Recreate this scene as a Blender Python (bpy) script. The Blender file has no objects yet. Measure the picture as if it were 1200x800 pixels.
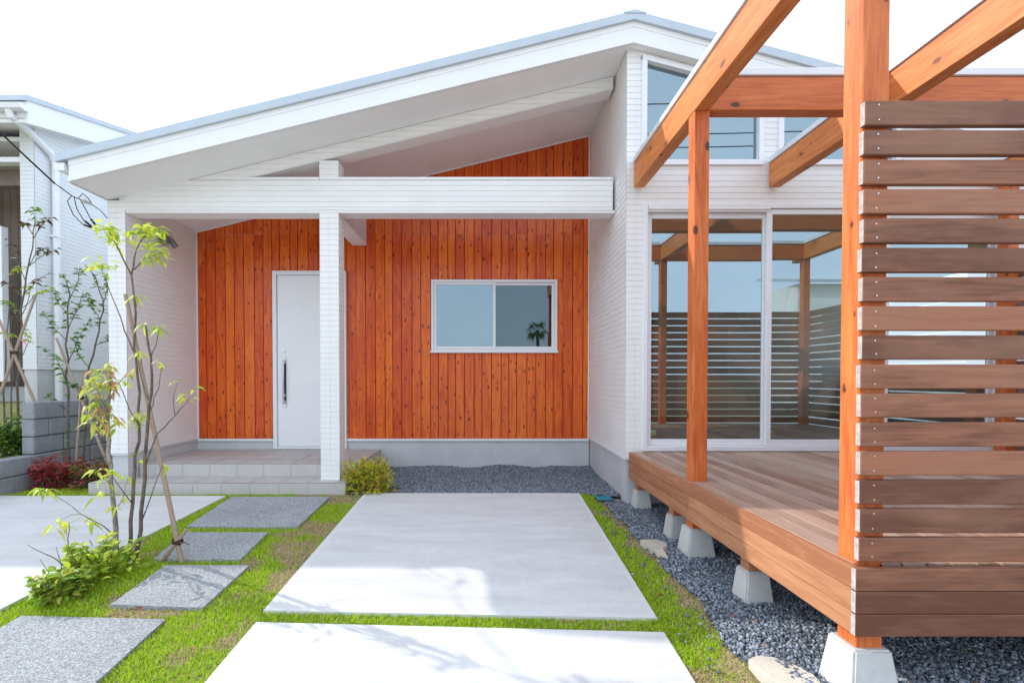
import bpy, bmesh, math, random
import numpy as np
from mathutils import Vector, Matrix, noise

S = bpy.context.scene
C = S.collection
random.seed(7)
RNG = np.random.default_rng(11)

# ------------------------------------------------------------------ camera
cam_d = bpy.data.cameras.new('camera')
cam = bpy.data.objects.new('camera', cam_d)
C.objects.link(cam)
cam.location = (0, 0, 1.25)
cam.rotation_euler = (math.radians(90) - 0.0156, 0, 0)
cam_d.sensor_width = 36
cam_d.lens = 16.8
cam_d.shift_x = 32 / 1200
cam_d.shift_y = 51.7 / 1200
cam_d.clip_start = 0.05
cam_d.clip_end = 2000
S.camera = cam

# ------------------------------------------------------------------ light
SUN_DIR = Vector((-1.26, 0.60, 1.0)).normalized()      # towards the sun
SUN_EL = math.asin(SUN_DIR.z)
SUN_AZ = math.atan2(SUN_DIR.x, SUN_DIR.y)
W = bpy.data.worlds.new('World')
S.world = W
W.use_nodes = True
wn, wl = W.node_tree.nodes, W.node_tree.links
wn.clear()
w_out = wn.new('ShaderNodeOutputWorld')
w_bg = wn.new('ShaderNodeBackground')
w_bg.inputs['Strength'].default_value = 0.15
w_sky = wn.new('ShaderNodeTexSky')
w_sky.sky_type = 'NISHITA'
w_sky.sun_disc = False
w_sky.sun_elevation = SUN_EL
w_sky.sun_rotation = SUN_AZ
w_sky.dust_density = 2.0
w_tc = wn.new('ShaderNodeTexCoord')
w_n = wn.new('ShaderNodeTexNoise')                      # thin white cloud over the blue
w_n.inputs['Scale'].default_value = 2.2
w_n.inputs['Detail'].default_value = 6
w_r = wn.new('ShaderNodeMapRange')
w_r.inputs['From Min'].default_value = 0.30
w_r.inputs['From Max'].default_value = 0.62
w_r.inputs['To Min'].default_value = 0.62
w_r.inputs['To Max'].default_value = 0.95
w_mix = wn.new('ShaderNodeMix')
w_mix.data_type = 'RGBA'
w_mix.inputs[7].default_value = (5.7, 6.55, 7.7, 1)
wl.new(w_tc.outputs['Generated'], w_n.inputs['Vector'])
wl.new(w_n.outputs['Fac'], w_r.inputs['Value'])
wl.new(w_r.outputs['Result'], w_mix.inputs[0])
wl.new(w_sky.outputs['Color'], w_mix.inputs[6])
wl.new(w_mix.outputs[2], w_bg.inputs['Color'])
wl.new(w_bg.outputs['Background'], w_out.inputs['Surface'])

sun_d = bpy.data.lights.new('sun', 'SUN')
sun_d.energy = 2.0
sun_d.angle = math.radians(0.53)
sun_d.color = (1.0, 0.95, 0.87)
sun = bpy.data.objects.new('sun', sun_d)
C.objects.link(sun)
sun.rotation_euler = SUN_DIR.to_track_quat('Z', 'Y').to_euler()
sun.location = (-20, 10, 20)

S.view_settings.view_transform = 'Standard'
S.view_settings.look = 'None'
S.view_settings.gamma = 1
S.view_settings.exposure = 0.84
S.view_settings.use_curve_mapping = False

# ------------------------------------------------------------------ node helpers
class NT:
    def __init__(self, name):
        self.m = bpy.data.materials.new(name)
        self.m.use_nodes = True
        self.t = self.m.node_tree
        self.t.nodes.clear()
        self.out = self.t.nodes.new('ShaderNodeOutputMaterial')
        self.tc = self.n('ShaderNodeTexCoord')
    def n(self, typ, **kw):
        o = self.t.nodes.new(typ)
        for k, v in kw.items():
            if hasattr(o, k): setattr(o, k, v)
        return o
    def l(self, a, b): self.t.links.new(a, b)
    def val(self, sock, v):
        if isinstance(v, (int, float)): sock.default_value = v
        elif isinstance(v, tuple):
            sock.default_value = v if len(v) == len(sock.default_value) else (*v, 1)
        else: self.l(v, sock)
    def math(self, op, a, b=0.0, clamp=False):
        o = self.n('ShaderNodeMath', operation=op, use_clamp=clamp)
        self.val(o.inputs[0], a); self.val(o.inputs[1], b)
        return o.outputs[0]
    def mix(self, f, a, b, blend='MIX'):
        o = self.n('ShaderNodeMix', data_type='RGBA', blend_type=blend)
        self.val(o.inputs[0], f); self.val(o.inputs[6], a); self.val(o.inputs[7], b)
        return o.outputs[2]
    def vec(self, v, scale=(1, 1, 1), loc=None):
        o = self.n('ShaderNodeMapping')
        self.l(v, o.inputs['Vector'])
        o.inputs['Scale'].default_value = scale
        if loc is not None: self.val(o.inputs['Location'], loc)
        return o.outputs[0]
    def noise(self, v, scale, detail=4, rough=0.5, dist=0.0):
        o = self.n('ShaderNodeTexNoise')
        self.l(v, o.inputs['Vector'])
        o.inputs['Scale'].default_value = scale
        o.inputs['Detail'].default_value = detail
        o.inputs['Roughness'].default_value = rough
        o.inputs['Distortion'].default_value = dist
        return o.outputs['Fac']
    def vor(self, v, scale, feature='F1'):
        o = self.n('ShaderNodeTexVoronoi', feature=feature)
        self.l(v, o.inputs['Vector'])
        o.inputs['Scale'].default_value = scale
        return o
    def rng(self, v, a, b, c=0.0, d=1.0):
        o = self.n('ShaderNodeMapRange')
        self.l(v, o.inputs['Value'])
        for i, k in enumerate((a, b, c, d)): o.inputs[i + 1].default_value = k
        return o.outputs[0]
    def bump(self, h, strength=0.3, dist=0.01):
        o = self.n('ShaderNodeBump')
        self.l(h, o.inputs['Height'])
        o.inputs['Strength'].default_value = strength
        o.inputs['Distance'].default_value = dist
        return o.outputs[0]
    def bsdf(self, col, rough=0.6, spec=0.5, metal=0.0, normal=None):
        o = self.n('ShaderNodeBsdfPrincipled')
        self.val(o.inputs['Base Color'], col)
        self.val(o.inputs['Roughness'], rough)
        o.inputs['Specular IOR Level'].default_value = spec
        o.inputs['Metallic'].default_value = metal
        if normal is not None: self.l(normal, o.inputs['Normal'])
        return o
    def done(self, sh):
        self.l(sh.outputs[0], self.out.inputs['Surface'])
        return self.m

def mat_plain(name, col, rough=0.5, spec=0.5, metal=0.0, var=0.06, nscale=9.0, bump=0.0):
    t = NT(name)
    f = t.noise(t.tc.outputs['Object'], nscale, 5, 0.6)
    dark = tuple(c * (1 - var) for c in col); lite = tuple(min(1, c * (1 + var)) for c in col)
    c = t.mix(t.rng(f, 0.3, 0.7), dark, lite)
    nrm = t.bump(t.noise(t.tc.outputs['Object'], 140, 3), bump, 0.004) if bump else None
    return t.done(t.bsdf(c, rough, spec, metal, nrm))

def mat_wood(name, base, dark, knot, axis, flat=None, island=0.35, grain=0.5, knots=True, rough=0.45, spec=0.4,
             cell=(0.13, 0.33), krad=0.10, keep=0.35, weather=None, bump=0.25):
    """boards: axis = grain direction 0/1/2; every board is its own mesh island with its own tone and offset"""
    t = NT(name)
    geo = t.n('ShaderNodeNewGeometry')
    rnd = geo.outputs['Random Per Island']
    off = t.n('ShaderNodeCombineXYZ')
    t.val(off.inputs[0], t.math('MULTIPLY', rnd, 31.7)); t.val(off.inputs[1], t.math('MULTIPLY', rnd, 17.3)); t.val(off.inputs[2], t.math('MULTIPLY', rnd, 53.1))
    add = t.n('ShaderNodeVectorMath', operation='ADD')
    t.l(t.tc.outputs['Object'], add.inputs[0]); t.l(off.outputs[0], add.inputs[1])
    v = add.outputs[0]
    def st(a, b):
        s = [a, a, a]; s[axis] = b; return tuple(s)
    g1 = t.noise(t.vec(v, st(1, 0.045)), 95, 5, 0.6, 0.3)
    g2 = t.noise(t.vec(v, st(1, 0.10)), 22, 4, 0.55, 1.2)
    g3 = t.noise(v, 1.6, 3, 0.5)
    f = t.math('ADD', t.math('MULTIPLY', g1, 0.45 * grain), t.math('MULTIPLY', g2, 0.75 * grain))
    f = t.math('ADD', f, t.math('MULTIPLY', g3, 0.35))
    f = t.math('ADD', f, t.math('MULTIPLY', rnd, island))
    f = t.math('SUBTRACT', f, 0.30 + 0.30 * grain + island * 0.5, True)
    f = t.math('MULTIPLY', f, 1.7, True)
    col = t.mix(f, base, dark)
    if weather is not None:
        wf = t.rng(t.noise(t.vec(v, st(1, 0.3)), 5.0, 4, 0.6), 0.45, 0.75, 0, 0.7)
        col = t.mix(wf, col, weather)
    hgt = g1
    if knots:
        ks = list(st(1 / cell[0], 1 / cell[1]))
        if flat is not None: ks[flat] = 0.0
        warp = t.n('ShaderNodeTexNoise'); t.l(v, warp.inputs['Vector']); warp.inputs['Scale'].default_value = 45
        wadd = t.n('ShaderNodeVectorMath', operation='MULTIPLY_ADD'); t.l(warp.outputs['Color'], wadd.inputs[0]); wadd.inputs[1].default_value = (0.012, 0.012, 0.012); t.l(v, wadd.inputs[2])
        kv = t.vec(wadd.outputs[0], tuple(ks))
        if flat is not None:
            sp_ = t.n('ShaderNodeSeparateXYZ'); t.l(kv, sp_.inputs[0])
            cb_ = t.n('ShaderNodeCombineXYZ'); ax_ = [i for i in range(3) if i != flat]
            t.l(sp_.outputs[ax_[0]], cb_.inputs[0]); t.l(sp_.outputs[ax_[1]], cb_.inputs[1]); kv = cb_.outputs[0]
        vo = t.vor(kv, 1.0)
        if flat is not None: vo.voronoi_dimensions = '2D'
        d = vo.outputs['Distance']
        sep = t.n('ShaderNodeSeparateColor'); t.l(vo.outputs['Color'], sep.inputs[0])
        on = t.math('GREATER_THAN', sep.outputs[0], keep)
        size = t.math('MULTIPLY_ADD', sep.outputs[1], krad * 0.9)
        size.node.inputs[2].default_value = krad * 0.35
        ring = t.math('SUBTRACT', 1.0, t.math('DIVIDE', d, size), True)
        ring = t.math('MULTIPLY', t.math('MULTIPLY', ring, on), 3.5, True)
        halo = t.math('SUBTRACT', 1.0, t.math('DIVIDE', d, t.math('MULTIPLY', size, 2.4)), True)
        halo = t.math('MULTIPLY', t.math('MULTIPLY', halo, on), 0.4)
        col = t.mix(halo, col, tuple(c * 0.75 for c in dark))
        col = t.mix(ring, col, knot)
    nrm = t.bump(hgt, bump, 0.002)
    rr = t.rng(g1, 0.3, 0.7, rough - 0.06, rough + 0.1)
    return t.done(t.bsdf(col, rr, spec, 0, nrm))

M = {}
M['siding'] = mat_plain('white_siding', (0.83, 0.815, 0.80), 0.55, 0.3, var=0.03, nscale=3.0, bump=0.08)
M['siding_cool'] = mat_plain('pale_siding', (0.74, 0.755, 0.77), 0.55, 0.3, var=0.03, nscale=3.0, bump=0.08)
M['trim'] = mat_plain('white_trim', (0.82, 0.815, 0.81), 0.4, 0.4, var=0.02)
M['soffit'] = mat_plain('soffit_board', (0.89, 0.88, 0.87), 0.7, 0.2, var=0.03, nscale=2.0, bump=0.05)
M['alu'] = mat_plain('white_aluminium', (0.80, 0.80, 0.82), 0.32, 0.5, var=0.02)
M['cap'] = mat_plain('metal_flashing', (0.76, 0.78, 0.80), 0.35, 0.6, var=0.04, nscale=4)
M['roof_metal'] = mat_plain('grey_roof_metal', (0.50, 0.56, 0.62), 0.4, 0.5, 0.0, var=0.05, nscale=5)
M['door'] = mat_plain('white_door_paint', (0.84, 0.845, 0.85), 0.35, 0.5, var=0.015, nscale=3)
M['steel'] = mat_plain('brushed_steel', (0.62, 0.62, 0.63), 0.3, 0.5, 0.9, var=0.05)
M['black'] = mat_plain('black_plastic', (0.02, 0.02, 0.022), 0.4, 0.5, var=0.1)
M['lampgrey'] = mat_plain('grey_lamp_metal', (0.22, 0.22, 0.23), 0.4, 0.5, 0.6, var=0.1)
M['rubber'] = mat_plain('cable_rubber', (0.025, 0.025, 0.028), 0.6, 0.3, var=0.1)
M['porcelain'] = mat_plain('insulator', (0.45, 0.47, 0.45), 0.3, 0.5, var=0.1)
M['pink'] = mat_plain('pink_ribbon', (0.75, 0.30, 0.40), 0.6, 0.2, var=0.08)
M['teal'] = mat_plain('teal_plastic_lid', (0.03, 0.30, 0.38), 0.45, 0.4, var=0.12, nscale=30)
M['darkmetal'] = mat_plain('dark_lid_rim', (0.06, 0.06, 0.065), 0.6, 0.3, var=0.2)
M['room'] = mat_plain('room_wall', (0.66, 0.65, 0.63), 0.8, 0.2, var=0.05)
M['closet'] = mat_plain('closet_panel', (0.62, 0.58, 0.54), 0.5, 0.3, var=0.05)
M['roomfloor'] = mat_wood('room_floor_wood', (0.20, 0.12, 0.07), (0.12, 0.07, 0.04), (0.05, 0.03, 0.02), 0, knots=False)
M['twine'] = mat_plain('dark_twine', (0.06, 0.04, 0.03), 0.9, 0.1, var=0.3, nscale=60)
M['yellow'] = mat_plain('sticker_yellow', (0.55, 0.52, 0.10), 0.5, 0.3)
M['green_st'] = mat_plain('sticker_green', (0.08, 0.4, 0.15), 0.5, 0.3)
M['white_st'] = mat_plain('sticker_white', (0.8, 0.8, 0.78), 0.5, 0.3)

M['cedar_wall'] = mat_wood('red_cedar_cladding', (0.86, 0.175, 0.012), (0.56, 0.056, 0.005), (0.05, 0.008, 0.003), 2, flat=1,
                           island=0.32, grain=1.5, rough=0.30, spec=0.42, cell=(0.075, 0.19), krad=0.115, keep=0.50, bump=0.6)
M['cedar_joint'] = mat_plain('red_stained_joint', (0.42, 0.038, 0.005), 0.5, 0.3, var=0.2)
M['pergola_y'] = mat_wood('pergola_timber_deep', (0.78, 0.30, 0.092), (0.52, 0.135, 0.032), (0.20, 0.07, 0.03), 1,
                          island=0.25, grain=1.4, rough=0.5, cell=(0.10, 0.19), krad=0.17, keep=0.35, bump=0.5)
M['pergola_x'] = mat_wood('pergola_timber_cross', (0.72, 0.21, 0.058), (0.46, 0.10, 0.023), (0.12, 0.04, 0.02), 0,
                          island=0.25, grain=1.4, rough=0.5, cell=(0.10, 0.19), krad=0.17, keep=0.35, bump=0.5)
M['pergola_z'] = mat_wood('pergola_timber_upright', (0.76, 0.225, 0.058), (0.47, 0.085, 0.018), (0.12, 0.04, 0.02), 2,
                          island=0.25, grain=1.4, rough=0.5, cell=(0.10, 0.19), krad=0.17, keep=0.35, bump=0.5)
M['deck'] = mat_wood('deck_hardwood', (0.45, 0.285, 0.205), (0.26, 0.13, 0.08), (0.07, 0.04, 0.03), 1,
                     island=0.85, grain=1.4, knots=False, rough=0.5, weather=(0.44, 0.345, 0.295), bump=0.5)
M['deck_side'] = mat_wood('deck_fascia_hardwood', (0.54, 0.25, 0.125), (0.34, 0.13, 0.06), (0.07, 0.03, 0.02), 1,
                          island=0.5, grain=1.5, knots=False, rough=0.5, bump=0.5)
M['slat'] = mat_wood('slat_hardwood', (0.35, 0.135, 0.070), (0.145, 0.052, 0.027), (0.05, 0.03, 0.02), 0,
                     island=0.75, grain=1.5, knots=False, rough=0.55, weather=(0.32, 0.155, 0.092), bump=0.5)
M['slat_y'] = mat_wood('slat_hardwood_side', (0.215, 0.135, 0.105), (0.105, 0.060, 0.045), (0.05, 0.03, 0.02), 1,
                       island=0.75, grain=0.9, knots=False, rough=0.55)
M['slat_end'] = mat_plain('slat_end_grain', (0.46, 0.40, 0.37), 0.75, 0.2, var=0.25, nscale=60)
M['brown_wood'] = mat_wood('weathered_brown_boards', (0.20, 0.15, 0.12), (0.10, 0.07, 0.055), (0.03, 0.02, 0.015), 2,
                           island=0.6, grain=0.8, rough=0.6)
M['bamboo'] = mat_wood('dry_bamboo', (0.38, 0.28, 0.21), (0.20, 0.135, 0.095), (0.05, 0.03, 0.02), 2, knots=False, rough=0.55)
M['bark'] = mat_plain('grey_bark', (0.16, 0.125, 0.10), 0.9, 0.1, var=0.45, nscale=30, bump=0.4)
M['bark_pale'] = mat_plain('pale_bark', (0.30, 0.26, 0.225), 0.9, 0.1, var=0.5, nscale=38, bump=0.4)

def mat_concrete(name, base, var, rough=0.85, streak=(1, 1, 1), bump=0.15, speck=0.0):
    t = NT(name)
    o = t.tc.outputs['Object']
    a = t.noise(t.vec(o, streak), 2.3, 6, 0.6)
    b = t.noise(o, 26, 5, 0.65)
    c = t.noise(o, 210, 2, 0.5)
    f = t.math('ADD', t.math('MULTIPLY', a, 0.6), t.math('ADD', t.math('MULTIPLY', b, 0.28), t.math('MULTIPLY', c, 0.12 + speck)))
    col = t.mix(t.rng(f, 0.34, 0.66), tuple(x * (1 - var) for x in base), tuple(min(0.9, x * (1 + var * 0.6)) for x in base))
    sm = t.math('MULTIPLY', t.rng(t.noise(t.vec(o, (1.0, 0.55, 1)), 3.1, 5, 0.7, 0.8), 0.55, 0.78), t.rng(t.noise(o, 14, 4, 0.7), 0.35, 0.65))
    col = t.mix(t.math('MULTIPLY', sm, 0.35), col, tuple(x * 0.62 for x in base))
    # air holes
    vo = t.vor(o, 38)
    sep = t.n('ShaderNodeSeparateColor'); t.l(vo.outputs['Color'], sep.inputs[0])
    pit = t.math('MULTIPLY', t.math('LESS_THAN', vo.outputs['Distance'], 0.07), t.math('GREATER_THAN', sep.outputs[0], 0.86))
    col = t.mix(t.math('MULTIPLY', pit, 0.45), col, tuple(x * 0.4 for x in base))
    nrm = t.bump(t.math('ADD', t.math('MULTIPLY', b, 0.7), c), bump, 0.004)
    return t.done(t.bsdf(col, rough, 0.25, 0, nrm))
M['slab'] = mat_concrete('brushed_concrete', (0.615, 0.612, 0.61), 0.15, streak=(0.7, 3.5, 1), bump=0.25)
M['slab_edge'] = mat_concrete('trowelled_edge', (0.64, 0.635, 0.63), 0.06, bump=0.06)
M['found'] = mat_concrete('foundation_render', (0.57, 0.575, 0.58), 0.14, bump=0.12)
M['footing'] = mat_concrete('precast_concrete', (0.55, 0.54, 0.52), 0.18, bump=0.15)
M['block'] = mat_concrete('split_block', (0.30, 0.315, 0.335), 0.35, bump=0.35)
M['flagstone'] = mat_concrete('beige_stone', (0.58, 0.53, 0.44), 0.25, bump=0.4)
M['road'] = mat_concrete('pale_street_concrete', (0.42, 0.41, 0.40), 0.25, bump=0.3)
M['tile'] = mat_concrete('porch_tile', (0.52, 0.49, 0.465), 0.10, rough=0.6, bump=0.08)
M['grout'] = mat_concrete('porch_grout', (0.60, 0.585, 0.57), 0.08)

def mat_aggregate():
    t = NT('exposed_aggregate')
    o = t.tc.outputs['Object']
    v1 = t.vor(o, 270); v2 = t.vor(o, 130)
    s1 = t.n('ShaderNodeSeparateColor'); t.l(v1.outputs['Color'], s1.inputs[0])
    s2 = t.n('ShaderNodeSeparateColor'); t.l(v2.outputs['Color'], s2.inputs[0])
    f = t.math('ADD', t.math('MULTIPLY', s1.outputs[0], 0.6), t.math('MULTIPLY', s2.outputs[0], 0.4))
    r = t.n('ShaderNodeValToRGB'); t.l(f, r.inputs[0])
    e = r.color_ramp.elements
    e[0].position = 0.10; e[0].color = (0.15, 0.16, 0.175, 1)
    e[1].position = 0.95; e[1].color = (0.58, 0.59, 0.60, 1)
    k = e.new(0.45); k.color = (0.30, 0.315, 0.33, 1)
    big = t.rng(t.noise(o, 3, 4), 0.3, 0.7, 0.88, 1.08)
    mul = t.n('ShaderNodeVectorMath', operation='SCALE'); t.l(r.outputs[0], mul.inputs[0]); t.l(big, mul.inputs['Scale'])
    nrm = t.bump(v1.outputs['Distance'], 0.7, 0.004)
    return t.done(t.bsdf(mul.outputs[0], 0.75, 0.3, 0, nrm))
M['aggregate'] = mat_aggregate()

def mat_attr(name, rough=0.6, trans=0.0, spec=0.3, var=0.0):
    """colour of each piece (stone, leaf, blade) stored on the mesh"""
    t = NT(name)
    a = t.n('ShaderNodeAttribute'); a.attribute_name = 'col'
    col = a.outputs['Color']
    if var:
        f = t.rng(t.noise(t.tc.outputs['Object'], 120, 3), 0.3, 0.7, 1 - var, 1 + var)
        mul = t.n('ShaderNodeVectorMath', operation='SCALE'); t.l(col, mul.inputs[0]); t.l(f, mul.inputs['Scale'])
        col = mul.outputs[0]
    b = t.bsdf(col, rough, spec)
    if trans:
        tr = t.n('ShaderNodeBsdfTranslucent'); t.l(col, tr.inputs['Color'])
        mx = t.n('ShaderNodeMixShader'); mx.inputs[0].default_value = trans
        t.l(b.outputs[0], mx.inputs[1]); t.l(tr.outputs[0], mx.inputs[2])
        b = mx
    return t.done(b)
M['leaf'] = mat_attr('leaf', 0.45, 0.45, 0.35)
M['blade'] = mat_attr('grass_blade', 0.55, 0.35, 0.25)
M['stone'] = mat_attr('gravel_stone', 0.6, 0, 0.4, var=0.25)

def mat_ground():
    t = NT('soil')
    o = t.tc.outputs['Object']
    a = t.noise(o, 5, 6, 0.65); b = t.noise(o, 60, 4, 0.6)
    col = t.mix(t.rng(a, 0.35, 0.65), (0.42, 0.33, 0.20), (0.27, 0.30, 0.08))
    col = t.mix(t.rng(b, 0.3, 0.7, 0, 0.5), col, (0.07, 0.055, 0.035))
    return t.done(t.bsdf(col, 0.95, 0.1, 0, t.bump(b, 0.6, 0.02)))
M['soil'] = mat_ground()
def mat_gravelbed():
    t = NT('gravel_bed')
    o = t.tc.outputs['Object']
    v = t.vor(o, 75)
    s = t.n('ShaderNodeSeparateColor'); t.l(v.outputs['Color'], s.inputs[0])
    col = t.mix(s.outputs[0], (0.035, 0.042, 0.052), (0.16, 0.18, 0.20))
    return t.done(t.bsdf(col, 0.8, 0.2, 0, t.bump(v.outputs['Distance'], 1.0, 0.01)))
M['gravelbed'] = mat_gravelbed()

def mat_glass(name, refl, tint):
    t = NT(name)
    tr = t.n('ShaderNodeBsdfTransparent'); tr.inputs[0].default_value = (*tint, 1)
    gl = t.n('ShaderNodeBsdfGlossy'); gl.inputs['Roughness'].default_value = 0.0
    gl.inputs['Color'].default_value = (0.68, 0.87, 0.95, 1)
    fr = t.n('ShaderNodeFresnel'); fr.inputs['IOR'].default_value = 1.5
    wav = t.noise(t.vec(t.tc.outputs['Object'], (1, 1, 0.4)), 1.5, 1)
    t.l(t.bump(wav, 0.03, 0.02), gl.inputs['Normal'])
    f = t.math('ADD', t.math('MULTIPLY', fr.outputs[0], 0.9), refl, True)
    mx = t.n('ShaderNodeMixShader'); t.l(f, mx.inputs[0])
    t.l(tr.outputs[0], mx.inputs[1]); t.l(gl.outputs[0], mx.inputs[2])
    return t.done(mx)
M['glass'] = mat_glass('window_glass', 0.30, (0.74, 0.78, 0.78))
M['glass_dark'] = mat_glass('screened_glass', 0.09, (0.16, 0.18, 0.19))
M['glass_pale'] = mat_glass('pale_glass', 0.24, (0.55, 0.60, 0.62))

# ------------------------------------------------------------------ mesh helpers
class MB:
    def __init__(self): self.v = []; self.f = []; self.mi = []
    def add(self, vs, fs, mi=0):
        b = len(self.v); self.v += [tuple(p) for p in vs]
        for f in fs: self.f.append(tuple(b + i for i in f)); self.mi.append(mi)
    def box(self, x0, x1, y0, y1, z0, z1, mi=0, bev=0.0, mi_x=None):
        if bev:
            b = min(bev, (x1 - x0) / 2.1, (y1 - y0) / 2.1, (z1 - z0) / 2.1)
            bm = bmesh.new(); bmesh.ops.create_cube(bm, size=1)
            for q in bm.verts:
                q.co = Vector((x0 if q.co.x < 0 else x1, y0 if q.co.y < 0 else y1, z0 if q.co.z < 0 else z1))
            bmesh.ops.bevel(bm, geom=list(bm.edges), offset=b, segments=1, affect='EDGES')
            bm.verts.index_update()
            base = len(self.v); self.v += [tuple(q.co) for q in bm.verts]
            for f in bm.faces:
                self.f.append(tuple(base + q.index for q in f.verts))
                self.mi.append(mi_x if (mi_x is not None and abs(f.normal.x) > 0.9) else mi)
            bm.free(); return
        self.add([(x0,y0,z0),(x1,y0,z0),(x1,y1,z0),(x0,y1,z0),(x0,y0,z1),(x1,y0,z1),(x1,y1,z1),(x0,y1,z1)],
                 [(0,3,2,1),(4,5,6,7),(0,1,5,4),(1,2,6,5),(2,3,7,6),(3,0,4,7)], mi)
    def prism(self, prof, axis, a, b, mi=0):
        """prof = counter-clockwise 2D polygon; axis 1: (x,z) profile along y; axis 0: (y,z) along x; axis 2: (x,y) along z"""
        def P(p, t):
            return (p[0], t, p[1]) if axis == 1 else ((t, p[0], p[1]) if axis == 0 else (p[0], p[1], t))
        n = len(prof)
        vs = [P(p, a) for p in prof] + [P(p, b) for p in prof]
        fs = [tuple(range(n)), tuple(range(2 * n - 1, n - 1, -1))]
        for i in range(n):
            j = (i + 1) % n; fs.append((i, i + n, j + n, j))
        self.add(vs, fs, mi)
    def tube(self, pts, r, seg=8, mi=0, cap=True):
        pts = [Vector(p) for p in pts]
        rs = r if isinstance(r, (list, tuple)) else [r] * len(pts)
        base = len(self.v); up = Vector((0.13, 0.31, 0.94)).normalized()
        for i, p in enumerate(pts):
            d = (pts[min(i + 1, len(pts) - 1)] - pts[max(i - 1, 0)]).normalized()
            a = d.cross(up)
            if a.length < 1e-3: a = d.cross(Vector((1, 0, 0)))
            a.normalize(); b = d.cross(a)
            for k in range(seg):
                t = 2 * math.pi * k / seg
                self.v.append(tuple(p + rs[i] * (math.cos(t) * a + math.sin(t) * b)))
        for i in range(len(pts) - 1):
            for k in range(seg):
                k2 = (k + 1) % seg
                self.f.append((base + i*seg + k, base + i*seg + k2, base + (i+1)*seg + k2, base + (i+1)*seg + k)); self.mi.append(mi)
        if cap:
            self.f.append(tuple(base + k for k in range(seg))[::-1]); self.mi.append(mi)
            e = base + (len(pts) - 1) * seg
            self.f.append(tuple(e + k for k in range(seg))); self.mi.append(mi)
    def build(self, name, mats, parent=None, smooth=False, fixn=True):
        me = bpy.data.meshes.new(name)
        me.from_pydata(self.v, [], self.f)
        if not isinstance(mats, (list, tuple)): mats = [mats]
        for m in mats: me.materials.append(m)
        me.polygons.foreach_set('material_index', self.mi)
        if fixn:
            bm = bmesh.new(); bm.from_mesh(me)
            bmesh.ops.recalc_face_normals(bm, faces=bm.faces); bm.to_mesh(me); bm.free()
        if smooth: me.polygons.foreach_set('use_smooth', [True] * len(me.polygons))
        me.update()
        return link(name, me, parent)

def wloc(o):
    v = Vector((0, 0, 0))
    while o is not None:
        v = v + o.location if o.type == 'EMPTY' or o.get('_org') else v
        o = o.parent
    return v
def link(name, me, parent=None):
    o = bpy.data.objects.new(name, me)
    C.objects.link(o)
    if parent is not None:
        o.parent = parent
        root = parent
        while root.parent is not None: root = root.parent
        if parent is root: o.matrix_parent_inverse = Matrix.Translation(-root.location)
    return o
def tag(o, label, cat, group=None):
    o['label'] = label; o['category'] = cat
    if group: o['group'] = group
    return o
def thing(name, label, cat, loc=(0, 0, 0), group=None):
    o = bpy.data.objects.new(name, None); C.objects.link(o)
    o.empty_display_size = 0.2; o.location = loc
    return tag(o, label, cat, group)
def structure(o): o['kind'] = 'structure'; return o
def stuff(o): o['kind'] = 'stuff'; return o
def npmesh(name, V, F, mat, col=None, parent=None):
    """V (n,3), F (m,k) arrays; col (n,3) per vertex"""
    me = bpy.data.meshes.new(name)
    k = F.shape[1]
    me.vertices.add(len(V)); me.vertices.foreach_set('co', V.astype(np.float32).ravel())
    me.loops.add(F.size); me.loops.foreach_set('vertex_index', F.astype(np.int32).ravel())
    me.polygons.add(len(F)); me.polygons.foreach_set('loop_start', np.arange(0, F.size, k, dtype=np.int32))
    me.update(calc_edges=True)
    if col is not None:
        at = me.attributes.new('col', 'FLOAT_COLOR', 'POINT')
        at.data.foreach_set('color', np.concatenate([col, np.ones((len(col), 1))], 1).astype(np.float32).ravel())
    me.materials.append(mat)
    me.validate()
    return link(name, me, parent)

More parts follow.
